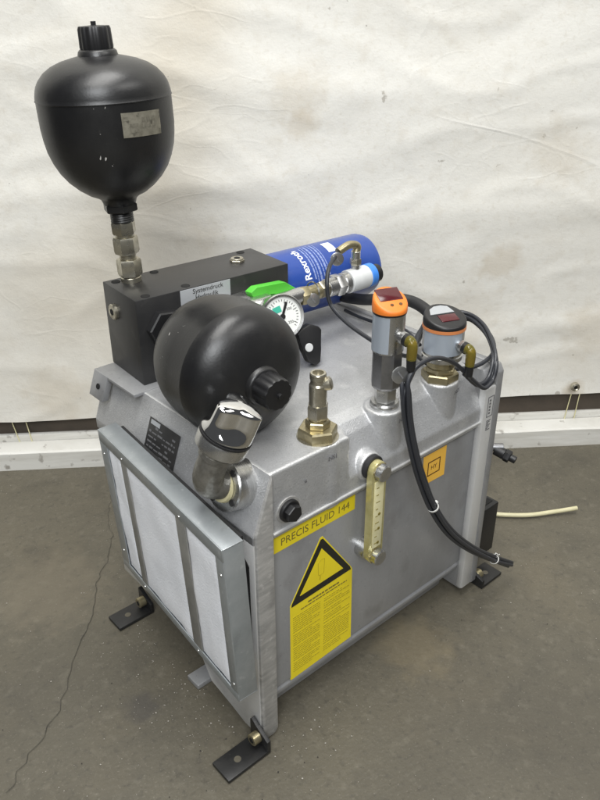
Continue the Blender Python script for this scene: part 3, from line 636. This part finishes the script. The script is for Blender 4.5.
# ---- valve body with gauge, green lever, black star handle (in front of the block, behind the lying accumulator)
b = B(); box(b, 0.120, 0.190, 0.196, 0.2345, 0.400, 0.446, bev=0.004); cyl(b, 0.010, 0.19, 0.236, frame((0, 0.2, 0.4335), (1, 0, 0)), 20); vb = obj('valve_body', b, 'steel', R)
b = B(); box(b, 0.140, 0.155, 0.196, 0.212, 0.4455, 0.452, bev=0.001); obj('valve_screw', b, 'dsteel', vb)
gc = U(282, 316.5, 1, 0.165); gd = Vector((-0.30, -0.85, 0.30)).normalized()
gm = frame(gc, gd, (1, 0, 0)) @ Matrix.Scale(1.06, 4); GR = 0.0250
b = B(); lathe(b, [(0, -0.024), (0.0205, -0.024), (0.0225, -0.022), (0.0230, -0.004), (GR, -0.003), (GR, 0.003), (GR-0.001, 0.0045), (GR-0.0030, 0.0040), (GR-0.0035, 0.0015), (0, 0.0012)], gm, 48); ga = obj('pressure_gauge', b, 'steel', R, label='round pressure gauge with white dial')
b = B(); cyl(b, GR-0.0035, 0.0010, 0.0018, gm, 40, ch=0.0001); obj('dial', b, 'dial', ga)
b = B(); box(b, -0.0016, 0.0012, -0.004, 0.0165, 0.0022, 0.0028, gm @ Matrix.Rotation(-0.5, 4, 'Z')); cyl(b, 0.0032, 0.002, 0.0034, gm, 16); obj('needle', b, 'plastic', ga, smooth=0)
b = B()
for k in range(27):
    a = math.radians(225-k*270/26); rr0 = 0.0165 if k % 5 else 0.0145; mm = gm @ Matrix.Rotation(a, 4, 'Z'); box(b, rr0, 0.0188, -0.0003, 0.0003, 0.0018, 0.0021, mm)
obj('dial_marks', b, 'ink', ga, smooth=0)
for s, a in (('0', 228), ('100', 160), ('200', 35), ('250', -45)):
    mm = gm @ Matrix.Translation((0.0115*math.cos(math.radians(a)), 0.0115*math.sin(math.radians(a)), 0.0019)); text('dial_number', s, 0.0042, mm, 'ink', ga, 0.0001)
b = B(); box(b, -0.008, 0.0015, 0.0055, 0.0125, 0.0018, 0.0021, gm @ Matrix.Rotation(0.15, 4, 'Z')); obj('dial_mark', b, 'teal', ga, smooth=0)
b = B(); hexn(b, 0.011, -0.036, -0.023, gm); obj('gauge_nut', b, 'nickel', ga)
# green lever
b = B(); q0 = [U(x, y, 1, 0.207) for x, y in ((251, 293), (257, 287.5), (285, 282), (300, 290.5), (306, 299), (298, 301), (285, 294), (274, 293.5), (254, 298))]
vs = [b.verts.new(p) for p in q0]; vs2 = [b.verts.new(p+Vector((0.000, 0.012, -0.001))) for p in q0]; b.faces.new(vs); b.faces.new(vs2[::-1])
for i in range(len(vs)): b.faces.new((vs[i], vs2[i], vs2[(i+1) % len(vs)], vs[(i+1) % len(vs)]))
bmesh.ops.bevel(b, geom=list(b.edges), offset=0.0004, segments=1, affect='EDGES'); obj('green_lever', b, 'green', R, label='bright green lever')
# star handle
hc = U(306.5, 344.5, 1, 0.160); hm2 = frame(hc, (-0.25, -0.9, 0.25), (0, 0, 1))
hpx = [(298, 335), (302, 330), (310, 324), (317, 326), (319, 329), (316.5, 348), (315, 360), (311, 364), (305, 361), (302.5, 352), (301, 343)]
hp = [hm2.inverted() @ U(x, y, 1, 0.160) for x, y in hpx]
b = B(); prism(b, [(p.x, p.y) for p in hp], -0.007, 0.006, 'z', hm2, bev=0.0015); hn = obj('valve_handle', b, 'plastic', R, label='black two-winged valve handle with pale centre')
b = B(); cyl(b, 0.0052, 0.005, 0.0074, hm2 @ Matrix.Translation((-0.003, 0.0, 0)), 20); obj('handle_insert', b, 'whitelab', hn)
b = B(); cyl(b, 0.006, -0.03, -0.005, hm2, 16); obj('handle_stem', b, 'steel', hn)

# ---- horizontal transducer beside the blue bottle
ty, tz = 0.200, 0.4335
xm = frame((0.222, ty, tz-0.002), (1, -0.01, 0), (0, 0, 1))
b = B(); cyl(b, 0.0085, -0.004, 0.02, xm, 20); tr = obj('transducer', b, 'brass', R, label='steel pressure transducer with white sleeve and blue ring')
b = B(); hexn(b, 0.0125, 0.010, 0.024, xm, 0.2); obj('hex_nut', b, 'brass', tr)
b = B(); cyl(b, 0.0095, 0.024, 0.058, xm, 24); obj('stem', b, 'brass', tr)
b = B(); hexn(b, 0.0118, 0.044, 0.056, xm, 0.0); obj('hex_nut', b, 'nickel', tr)
b = B(); hexn(b, 0.0148, 0.070, 0.083, xm, 0.4); obj('hex_nut', b, 'steel', tr)
b = B(); cyl(b, 0.012, 0.056, 0.071, xm, 24); cyl(b, 0.0135, 0.083, 0.093, xm, 24); obj('collar', b, 'steel', tr)
b = B(); cyl(b, 0.0152, 0.093, 0.127, xm, 32, ch=0.0006); obj('sleeve', b, 'whitelab', tr)
b = B(); cyl(b, 0.0157, 0.127, 0.138, xm, 32, ch=0.001); obj('blue_ring', b, 'lblue', tr)
b = B(); cyl(b, 0.0120, 0.138, 0.150, xm, 24); obj('end_cap', b, 'plastic', tr)
# round tag hanging on the stem
def tag(p, nrm, parent, r=0.0085):
    mm = frame(p, nrm, (0, 0, 1)); b = B(); lathe(b, [(0, 0), (r, 0), (r, 0.0012), (r-0.0012, 0.0016), (0, 0.0014)], mm, 24); t_ = obj('metal_tag', b, 'steel', parent)
    b = B(); box(b, -0.0045, 0.0045, -0.0008, 0.0008, 0.0014, 0.0018, mm @ Matrix.Rotation(0.6, 4, 'Z')); obj('tag_engraving', b, 'gink', t_, smooth=0)
tag(U(313, 300, 1, 0.187), (-0.45, -0.85, 0.2), tr); 
b = B(); p = U(313, 295, 1, ty)
lathe(b, [(0.0115, -0.001), (0.0128, 0), (0.0115, 0.001), (0.0105, 0), (0.0115, -0.001)], frame((p.x, ty, tz), (1, -0.01, 0)), 28); obj('tag_ring', b, 'steel', tr)
# upright test point with elbow
tp = Vector((0.331, ty, tz))
vm = frame(tp, (0, 0, 1)); b = B(); cyl(b, 0.0062, 0.012, 0.036, vm, 20); tpn = obj('test_point', b, 'steel', R)
b = B(); hexn(b, 0.0078, 0.018, 0.026, vm); obj('hex_nut', b, 'nickel', tpn)
e0 = U(357, 246, 1, ty); e1 = U(349, 245, 1, ty); e2 = U(338, 252, 1, ty)
b = B(); tube(b, [tp+Vector((0, 0, 0.033)), e0+Vector((0, 0, 0.000)), e1, e2], 0.0052, 14); obj('elbow', b, 'brass', tpn)
tag(U(337, 259, 1, 0.192), (-0.5, -0.8, 0.1), tpn)
b = B(); tube(b, [e2, U(329, 268, 1, ty-0.02), U(327, 287, 1, ty-0.03), U(331, 305, 1, ty-0.03), U(346, 322, 1, 0.14), U(368, 338, 1, 0.09), U(392, 352, 1, 0.06), U(415, 358, 1, 0.06)], 0.0026, 10); obj('sensor_cable', b, 'cable', R)

# ---- NS1 fitting
fm_ = Matrix.Translation((0.105, 0.0265, H))
b = B(); hexn(b, 0.0212, -0.001, 0.012, fm_, 0.55); ns = obj('drain_fitting', b, 'brass', R, label='yellow zinc hex fitting with upright nozzle at the corner')
b = B(); lathe(b, [(0.0222, -0.002), (0.0222, 0.0006), (0.019, 0.001), (0.0, 0.001)], fm_, 32); obj('washer', b, 'nickel', ns)
b = B(); hexn(b, 0.0130, 0.0118, 0.020, fm_, 0.2); cyl(b, 0.0095, 0.020, 0.024, fm_, 20); obj('hex_nut', b, 'brass', ns)
b = B(); hexn(b, 0.0115, 0.0225, 0.038, fm_, 0.75); obj('hex_nut', b, 'nickel', ns)
b = B(); lathe(b, [(0, 0.037), (0.0092, 0.037), (0.0092, 0.060), (0.0080, 0.062), (0.0078, 0.066), (0.0085, 0.067), (0.0085, 0.072), (0.0078, 0.0732), (0.0058, 0.0732), (0.0055, 0.068), (0, 0.068)], fm_, 28); noz = obj('nozzle', b, 'nickel', ns)
dv = (RGT*0.8-FWD*0.1); dv.z = 0.25; sb = frame(fm_ @ Vector((0, 0, 0.0585)), dv); b = B(); lathe(b, [(0, 0.004), (0.0062, 0.004), (0.0070, 0.010), (0.0070, 0.013), (0.005, 0.0145), (0, 0.0145)], sb, 24); obj('side_port', b, 'nickel', noz)

# ---- plug on the front
pm_ = frame((0.0442, 0.0035, 0.3085), (0, -1, 0), (0, 0, 1))
b = B(); lathe(b, [(0, -0.002), (0.0125, -0.002), (0.0125, 0.0035), (0.0115, 0.0045), (0, 0.0045)], pm_, 32); dp = obj('drain_plug', b, 'plastic', R, label='black hex drain plug')
b = B(); hexn(b, 0.0095, 0.004, 0.0115, pm_, 0.1); obj('hex_head', b, 'plastic', dp)
b = B(); lathe(b, [(0, -0.001), (0.0152, -0.001), (0.0150, 0.0008), (0.0, 0.001)], pm_, 32); obj('spot_face', b, 'edge', dp)

# ---- sight glass
sx = 0.1605; zt, zb_ = 0.3110, 0.1965
def stadium(hw, z0, z1, n_=10): return [(sx+hw*math.cos(math.pi*k/n_), z1+hw*math.sin(math.pi*k/n_)) for k in range(n_+1)] + [(sx-hw*math.cos(math.pi*k/n_), z0-hw*math.sin(math.pi*k/n_)) for k in range(n_+1)]
b = B(); prism(b, stadium(0.0112, zb_, zt), -0.0125, -0.0045, 'y', bev=0.0012); sg = obj('sight_glass', b, 'olive', R, label='yellowed oil level sight glass with two bolts')
b = B(); box(b, sx-0.0072, sx+0.0072, -0.0138, -0.0120, zb_+0.012, zt-0.012, bev=0.0006); sc_ = obj('scale_strip', b, 'scale', sg)
for k in range(9):
    zz = zb_+0.018+k*0.0095; b = B(); box(b, sx-0.0045, sx-0.0045+(0.006 if k % 3 == 0 else 0.0035), -0.0142, -0.0136, zz, zz+0.0008); obj('scale_mark', b, 'fink', sc_, smooth=0)
for zz in (zb_+0.018, zb_+0.038, zb_+0.058):
    b = B(); cyl(b, 0.0020, 0.0136, 0.0142, frame((sx+0.0015, 0, zz), (0, -1, 0)), 12, ch=0.0001); obj('scale_mark', b, 'fink', sc_, smooth=0)
for zz in (zt, zb_):
    mm = frame((sx, 0, zz), (0, -1, 0), (0, 0, 1)); zs_ = -0.003 if zz == zt else -0.011
    gr_ = 0.0142 if zz == zt else 0.0118
    b = B(); lathe(b, [(0, zs_), (gr_, zs_), (gr_, 0.0040), (gr_-0.0012, 0.0050), (0, 0.0050)], mm, 32); obj('gasket', b, 'rubber' if zz == zt else 'steel', sg)
    b = B(); hexn(b, 0.0108, 0.012, 0.0145, mm, 0.3); obj('bolt_washer', b, 'brass', sg)
    b = B(); lathe(b, [(0, 0.0135), (0.0095, 0.0135), (0.0095, 0.0205), (0.0084, 0.0216), (0, 0.0216)], mm, 28); obj('bolt', b, 'steel', sg)

# ---- stickers on the panel
YS = PAN-0.0002
def flat(poly, off=0.0004):
    b = B(); prism(b, poly, PAN-off, PAN+0.001, 'y'); return b
st1 = obj('fluid_sticker', flat([(0.0245, 0.2555), (0.147, 0.2555), (0.147, 0.2755), (0.0245, 0.2755)]), 'yellow', R, smooth=0, label='long yellow fluid sticker')
text('sticker_text', 'PRECIS FLUID 144', 0.0132, frame((0.0885, PAN-0.0005, 0.2655), (0, -1, 0)), 'fink', st1, 0.0001, sx=0.98)
ws = obj('warning_sticker', flat([(0.0505, 0.0565), (0.1485, 0.0595), (0.1465, 0.170), (0.1445, 0.174), (0.0985, 0.2425), (0.095, 0.2425), (0.0505, 0.170)]), 'yellow', R, smooth=0, label='yellow warning sticker with black bordered triangle')
tri_o = [(0.0523, 0.1680), (0.1443, 0.1705), (0.1425, 0.1755), (0.0985, 0.2395), (0.0952, 0.2395), (0.0525, 0.1715)]
tri_i = [(0.0640, 0.1775), (0.0641, 0.1777), (0.1318, 0.1787), (0.1316, 0.1790), (0.0969, 0.2275), (0.0967, 0.2275)]
b = B(); prism(b, tri_o, PAN-0.0007, PAN, 'y'); tri = obj('triangle', b, 'ink', ws, smooth=0)
b = B(); prism(b, [(0.0645, 0.1778), (0.1310, 0.1795), (0.0968, 0.2270)], PAN-0.0010, PAN, 'y'); tin = obj('triangle_field', b, 'yellow', tri, smooth=0)
b = B(); bolt = [(0.0925, 0.191), (0.094, 0.191), (0.0942, 0.184), (0.0958, 0.191), (0.1000, 0.191), (0.1010, 0.211), (0.0962, 0.212), (0.0912, 0.2085), (0.0918, 0.193)]
for (ua, va), (ub, vb_) in zip(bolt, bolt[1:]+bolt[:1]):
    d = Vector((ub-ua, 0, vb_-va)); ln = d.length; mm = frame((ua, PAN-0.00105, va), (0, -1, 0), d); box(b, 0, ln, -0.00025, 0.00025, 0, 0.0002, mm)
obj('pictogram', b, 'mink', ws, smooth=0)
def lines(rows, m_, nm):
    b = B()
    for (xa, xb, zz, hh) in rows:
        x = xa
        while x < xb-0.001:
            wl = random.uniform(0.0015, 0.006); box(b, x, min(x+wl, xb), PAN-0.0007, PAN, zz, zz+hh); x += wl+random.uniform(0.0006, 0.0014)
    obj(nm, b, m_, ws, smooth=0)
lines([(0.077, 0.127, 0.1605, 0.0022)], 'fink', 'header_print')
lines([(0.066, 0.138, 0.1563, 0.0014)], 'fink', 'header_print')
rows = []; z = 0.150
while z > 0.064:
    ks = random.random(); rows.append((0.0545, 0.0955 if ks > 0.3 else 0.083, z, 0.0015)); z -= 0.0031 if random.random() > 0.25 else 0.0048
z = 0.150
while z > 0.068:
    ks = random.random(); rows.append((0.1015, 0.1435 if ks > 0.3 else 0.130, z, 0.0015)); z -= 0.0031 if random.random() > 0.25 else 0.0048
lines(rows, 'mink', 'small_print')
os_ = obj('orange_sticker', flat([(0.2645, 0.2315), (0.3065, 0.2305), (0.3065, 0.2735), (0.2635, 0.2735)]), 'yorange', R, smooth=0, label='square orange sticker with a framed code')
b = B(); fx0, fx1, fz0, fz1, tt = 0.2725, 0.2960, 0.2415, 0.2620, 0.0014
for a in ((fx0, fx1, fz0, fz0+tt), (fx0, fx1, fz1-tt, fz1), (fx0, fx0+tt, fz0+tt, fz1-tt), (fx1-tt, fx1, fz0+tt, fz1-tt)): box(b, a[0], a[1], PAN-0.0007, PAN, a[2], a[3])
obj('printed_frame', b, 'oink', os_, smooth=0)
text('sticker_text', 'HY', 0.0085, frame((0.2843, PAN-0.0005, 0.2517), (0, -1, 0)), 'oink', os_, 0.0001)

# ---- display sensor 1 (orange head)
s1 = Matrix.Translation((0.206, 0.0255, H))
fd = Vector((-0.36, -0.93, 0)).normalized(); rd = Vector((fd.y*-1, fd.x, 0)); rd = Vector((0.93, -0.36, 0))
s1 = Matrix((rd, -fd, Vector((0, 0, 1)))).transposed().to_4x4(); s1.translation = (0.206, 0.0265, H)       # local: x right, -y front
b = B(); lathe(b, [(0, -0.001), (0.0165, -0.001), (0.0165, 0.004), (0.0150, 0.006), (0.010, 0.0065), (0, 0.0065)], s1, 32); ps = obj('pressure_sensor', b, 'steel', R, label='tall steel pressure sensor with orange display head')
b = B(); hexn(b, 0.0125, 0.0065, 0.024, s1, 0.3); obj('hex_nut', b, 'steel', ps)
b = B(); lathe(b, [(0, 0.0235), (0.0145, 0.0235), (0.0168, 0.027), (0.0168, 0.068), (0.0160, 0.070), (0, 0.070)], s1, 8); obj('lower_body', b, 'dsteel', ps, smooth=20)
b = B(); cyl(b, 0.0172, 0.067, 0.112, s1, 40, ch=0.0006); obj('upper_body', b, 'steel', ps)
b = B(); G = []
for j in (0, 1):
    G.append([b.verts.new(s1 @ Vector((0.0175*math.cos(a), 0.0175*math.sin(a), (0.069, 0.110)[j]))) for a in [math.radians(150+k*8) for k in range(13)]])
for k in range(12): b.faces.new((G[0][k], G[0][k+1], G[1][k+1], G[1][k]))
obj('foil_label', b, 'lfoil', ps)
b = B(); lathe(b, [(0, 0.1108), (0.0182, 0.1108), (0.0182, 0.1130), (0, 0.1130)], s1, 40); obj('head_ring', b, 'plastic', ps)
def head(mx, r, z0, zf, zb, m_, parent, tl=0.0):
    """housing with a round foot and a top sloping down towards the front"""
    b = B(); n_ = 40; rings = []
    for k, (rr, tt) in enumerate(((r, 0.0), (r*1.01, 0.35), (r*0.99, 0.8), (r*0.95, 0.95), (r*0.88, 1.0))):
        ring = []
        for i in range(n_):
            a = 2*math.pi*i/n_; x, y = rr*math.cos(a), rr*math.sin(a)
            sq = 1.0; 
            t_ = (y/r+1)/2; top = zf+(zb-zf)*t_
            ring.append(b.verts.new(mx @ Vector((x*sq, y*sq, z0+(top-z0)*tt))))
        rings.append(ring)
    for A, C in zip(rings, rings[1:]):
        for i in range(n_): b.faces.new((A[i], A[(i+1) % n_], C[(i+1) % n_], C[i]))
    b.faces.new(rings[0][::-1]); b.faces.new(rings[-1]); return obj('display_head', b, m_, parent, smooth=50)
hd1 = head(s1, 0.0186, 0.1128, 0.1170, 0.1335, 'orange', ps)
sl = math.atan2(0.1335-0.1170, 2*0.0186)
hm1 = s1 @ Matrix.Translation((0, 0, 0.12525)) @ Matrix.Rotation(sl, 4, 'X')
b = B(); box(b, -0.0125, 0.0140, -0.003, 0.0150, -0.001, 0.0007, hm1, 0.0005); obj('display', b, 'redglass', hd1)
for x in (-0.002, 0.008):
    b = B(); cyl(b, 0.0019, -0.0005, 0.0007, hm1 @ Matrix.Translation((x, -0.0095, 0)), 14, ch=0.0002); obj('button', b, 'oink', hd1)
def m12(mx_, p, out, parent):
    """steel stub, black collar, amber right-angle boot hanging down"""
    o_ = Vector(out).normalized(); mm = frame(p, o_)
    b = B(); cyl(b, 0.0058, 0.0, 0.010, mm, 20); c_ = obj('connector', b, 'steel', parent)
    b = B(); cyl(b, 0.0072, 0.004, 0.009, mm, 12); obj('connector_nut', b, 'steel', c_)
    b = B(); cyl(b, 0.0068, 0.0085, 0.014, mm, 18); obj('collar', b, 'plastic', c_)
    q = p+o_*0.0195
    b = B(); tube(b, [p+o_*0.012, p+o_*0.0165, q+Vector((0, 0, -0.004)), q+Vector((0, 0, -0.018))], lambda t_: 0.0066-0.0012*t_, 18); obj('amber_boot', b, 'amber', c_)
    b = B(); cyl(b, 0.0042, -0.017, -0.0, frame(q, (0, 0, 1)), 14); obj('boot_core', b, 'oink', c_)
    b = B(); cyl(b, 0.0046, -0.031, -0.0175, frame(q, (0, 0, 1)), 14, r2=0.0052); obj('strain_relief', b, 'plastic', c_)
    return q+Vector((0, 0, -0.03))
o1 = (RGT*0.60-Vector((FWD.x, FWD.y, 0)).normalized()*0.78); o1.z = -0.08; o1.normalize()
p1 = s1.translation+Vector((0, 0, 0.090))+o1*0.0165
c1 = m12(None, p1, o1, ps)
tag(U(400, 375, 1, -0.004), (-0.4, -0.85, 0.2), ps, 0.0095)
# ---- level sensor 2 (black head)
s2 = Matrix((rd, -fd, Vector((0, 0, 1)))).transposed().to_4x4(); s2.translation = (0.304, 0.0285, H)
b = B(); hexn(b, 0.0222, -0.001, 0.010, s2, 0.4); ls = obj('level_sensor', b, 'brass', R, label='squat steel level sensor with black display head')
b = B(); hexn(b, 0.0185, 0.010, 0.016, s2, 0.9); cyl(b, 0.0165, 0.016, 0.027, s2, 32); obj('brass_neck', b, 'brass', ls)
b = B(); lathe(b, [(0, 0.026), (0.0215, 0.026), (0.0238, 0.028), (0.0242, 0.0335), (0.0228, 0.0345), (0.0228, 0.0365), (0.0240, 0.037), (0.0240, 0.066), (0.022, 0.067), (0, 0.067)], s2, 48); obj('sensor_body', b, 'steel', ls)
b = B(); G = []
for j in (0, 1): G.append([b.verts.new(s2 @ Vector((0.0244*math.cos(a), 0.0244*math.sin(a), (0.038, 0.065)[j]))) for a in [math.radians(178+k*8) for k in range(16)]])
for k in range(15): b.faces.new((G[0][k], G[0][k+1], G[1][k+1], G[1][k]))
obj('foil_label', b, 'lfoil', ls)
b = B(); lathe(b, [(0, 0.0655), (0.0252, 0.0655), (0.0252, 0.0692), (0, 0.0692)], s2, 48); obj('copper_ring', b, 'copper', ls)
hd2 = head(s2, 0.0248, 0.0690, 0.0735, 0.0855, 'plastic', ls)
sl2 = math.atan2(0.012, 0.0496); hm3 = s2 @ Matrix.Translation((0, 0, 0.0795)) @ Matrix.Rotation(sl2, 4, 'X')
b = B(); box(b, -0.010, 0.0125, -0.012, 0.001, -0.001, 0.0008, hm3, 0.0006); obj('display', b, 'redglass', hd2)
b = B(); prism(b, [(-0.0175, 0.0035), (0.0135, 0.0035), (0.0105, 0.0155), (0.003, 0.0185), (-0.006, 0.0180), (-0.0135, 0.0135)], -0.0005, 0.0008, 'z', hm3); obj('head_label', b, 'greylab', hd2, smooth=0)
p2_ = s2.translation+Vector((0, 0, 0.0535))+o1*0.0232
c2 = m12(None, p2_, o1, ls)

# ---- cables
def UY(px, py, y): return U(px, py, 1, y)
low = [(406, 395, -0.012), (408, 420, -0.014), (413, 448, -0.018), (421, 478, -0.022), (433, 507, -0.026), (450, 532, -0.029), (472, 549, -0.030), (494, 559, -0.030), (510, 564, -0.030)]
def bundle_path(k, rnd):
    off = [(-0.0036, 0.001), (0.0034, -0.0010), (0.0004, 0.0030), (-0.0004, -0.0030)][k]
    out = []
    for i, (x, y, yy) in enumerate(low):
        p = UY(x, y, yy); p = p+Vector((off[0], off[1], off[0]*0.5)); out.append(p+Vector((rnd.gauss(0, 0.0006), 0, rnd.gauss(0, 0.0006))))
    return out
rr_ = random.Random(4)
def UZ(px, py, z): return U(px, py, 2, z)
heads = [
    [c1, UY(413, 372, 0.004), UY(408, 383, -0.006)],
    [c2, UY(475, 383, 0.0), UY(485, 387, -0.006), UY(493, 379, -0.006), UZ(496.5, 362, 0.368), UZ(491, 343, 0.374), UZ(481, 328, 0.380), UZ(466, 318, 0.385), UZ(444, 317, 0.386), UZ(426, 328, 0.384), UZ(417, 345, 0.380), UY(411, 365, 0.004), UY(407, 382, -0.008)],
    [UZ(416, 355, 0.370), UZ(430, 365, 0.366), UZ(452, 369, 0.366), UZ(476, 366, 0.366), UZ(491, 356, 0.367), UZ(494, 345, 0.370), UZ(488, 332, 0.374), UZ(474, 321, 0.380), UZ(458, 318, 0.384)],
    [UY(493, 381, -0.010), UY(484, 388, -0.012), UY(472, 379, -0.010), UY(454, 363, -0.008), UY(436, 358, -0.010), UY(419, 365, -0.011), UY(409, 379, -0.012)],
]
for k in range(4):
    b = B()
    pth = heads[k] + (bundle_path(k, rr_) if k != 2 else [])
    if k == 3: pth = heads[3]+bundle_path(3, rr_)
    tube(b, pth, 0.0026, 10, 7); cb = obj('sensor_cable', b, 'cable', R)
b = B(); tube(b, [UY(404, 384, -0.004)]+bundle_path(2, rr_), 0.0026, 10, 7); obj('sensor_cable', b, 'cable', R)
for k in range(2):
    dz = 0.004*k; e_ = 2.5*k
    b = B(); tube(b, [UZ(412+e_, 352, 0.376+dz), UZ(417+e_, 336-e_, 0.386+dz), UZ(428, 322-e_, 0.392+dz), UZ(446, 314-e_, 0.392+dz), UZ(466+e_, 316-e_, 0.390+dz), UZ(482+e_, 328-e_, 0.384+dz), UZ(491+e_, 345, 0.376+dz), UZ(493+e_, 360, 0.370), UY(488+e_, 378, -0.003), UY(478, 384+e_*0.6, -0.006), UY(464, 374, -0.008)], 0.0024, 10, 7); obj('sensor_cable', b, 'cable', R)
b = B(); tube(b, [UY(402, 372, 0.0), UY(402, 392, -0.010)]+[UY(x-3.2, y+1, yy+0.002) for x, y, yy in low[1:]], 0.0024, 10, 7); obj('sensor_cable', b, 'cable', R)
for i in (4, 7):
    p = UY(*low[i]); q = UY(*low[i+1]); b = B(); mm = frame(p, q-p)
    lathe(b, [(0.0064, -0.0012), (0.0070, -0.0012), (0.0070, 0.0012), (0.0064, 0.0012), (0.0064, -0.0012)], mm, 20); box(b, 0.0066, 0.0088, -0.0015, 0.0015, -0.0014, 0.0014, mm); obj('cable_tie', b, 'tie', R)
b = B(); p = UY(493, 358, 0.030); lathe(b, [(0.0050, -0.001), (0.0056, -0.001), (0.0056, 0.001), (0.0050, 0.001), (0.0050, -0.001)], frame(p, (0.1, 0.1, 1)), 16); obj('cable_tie', b, 'tie', R)
b = B(); q0 = UY(494, 560, -0.031)
for k in range(4):
    e = q0+Vector((rr_.uniform(-0.006, 0.012), rr_.uniform(-0.006, 0.006), rr_.uniform(0.004, 0.018))); tube(b, [q0, q0.lerp(e, 0.5)+Vector((0.004, 0, 0.003)), e], 0.0006, 6, 4)
obj('wire_ends', b, 'steel', R)
# thick black hose from under the blue bottle
b = B(); tube(b, [U(330, 292, 2, 0.385), U(345, 297, 2, 0.392), U(362, 299.5, 2, 0.40), U(378, 299.5, 2, 0.407), U(398, 299, 2, 0.412), U(413, 302, 2, 0.412), U(426, 310, 2, 0.410), U(436, 322, 2, 0.402), U(443, 336, 2, 0.392), U(448, 350, 2, 0.375), U(449, 357, 2, 0.362)], 0.0076, 16); obj('hose', b, 'rubber', R, label='thick black hose running behind the sensors')
b = B(); tube(b, [U(345, 310, 2, 0.364), U(362, 318, 2, 0.364), U(385, 325, 2, 0.364), U(405, 330, 2, 0.366), U(420, 345, 2, 0.372)], 0.0024, 8); obj('sensor_cable', b, 'cable', R)

# ---- feet and small things at the bottom
def foot(x0, x1, yc, up, hw=0.0155, name='foot_bracket'):
    """angle bracket: flat leg on the floor from x0 to x1, upright leg at x1 (against the plate)"""
    s = 1 if x1 > x0 else -1
    b = B(); b2 = B(); hx = x0+(x1-x0)*0.40
    box(b, min(x0, x1), max(x0, x1), yc-hw, yc+hw, 0.0002, 0.0052, bev=0.0008)
    xa = x1-s*0.005
    prism(b, [(yc-hw, 0.005), (yc+hw, 0.005), (yc+hw, up*0.9), (yc+hw*0.85, up), (yc+hw*0.2, up*0.80), (yc-hw, up*0.55)], min(xa, x1), max(xa, x1), 'x', bev=0.0006)
    o = obj(name, b, 'black', R)
    b = B(); cyl(b, 0.0042, 0.0050, 0.0057, Matrix.Translation((hx, yc, 0)), 18, ch=0.0001); obj('hole', b, 'floor', o)
    mm = frame((xa, yc+0.001, up*0.48), (-s, 0, 0)); b = B(); cyl(b, 0.0072, 0, 0.010, mm, 24); bb = obj('bolt', b, 'brass', o)
    b = B(); hexn(b, 0.0038, 0.0098, 0.0104, mm); obj('socket', b, 'hole', bb)
    return o
foot(-0.062, -0.002, 0.0, 0.036)
foot(-0.036, 0.0185, 0.280, 0.030)
foot(0.445, L+0.001, 0.004, 0.026)
b = B(); box(b, -0.0135, 0.30, 0.1125, 0.1355, 0.0005, 0.0075, bev=0.0008); obj('support_bar', b, 'panel', R)
b = B(); box(b, L-0.001, 0.462, 0.02, 0.066, 0.022, 0.108, bev=0.002); bx = obj('rear_box', b, 'plastic', R, label='black box on the far end of the tank')
b = B(); box(b, L+0.006, 0.456, 0.027, 0.059, 0.1075, 0.1088); obj('recess', b, 'hole', bx)
vp = U(494, 447, 0, 0.408); b = B(); cyl(b, 0.0055, -0.014, 0.012, frame(vp, (0.6, -0.6, 0)), 16); dv_ = obj('drain_valve', b, 'dsteel', R)
b = B(); vq = U(502, 453, 0, 0.412); mm = frame(vq, Vector((0.25, -1, -0.25))); cyl(b, 0.0075, -0.010, 0.004, mm, 16); hexn(b, 0.0085, 0.004, 0.012, mm); cyl(b, 0.005, 0.012, 0.020, mm, 16); obj('valve_knob', b, 'plastic', dv_)

# ---- loose hose on the floor behind the machine
b = B(); tube(b, [U(440, 500, 2, 0.0045), U(475, 511, 2, 0.0045), U(500, 514.5, 2, 0.0045), U(528, 515, 2, 0.0045), U(552, 512, 2, 0.006), U(577, 508, 2, 0.010)], 0.0036, 12)
hs = obj('drain_hose', b, 'cream'); hs['label'] = 'thin cream hose lying on the floor beyond the tank'; hs['category'] = 'hose'

for o in bpy.data.objects:
    if '_org' in o.keys(): del o['_org']
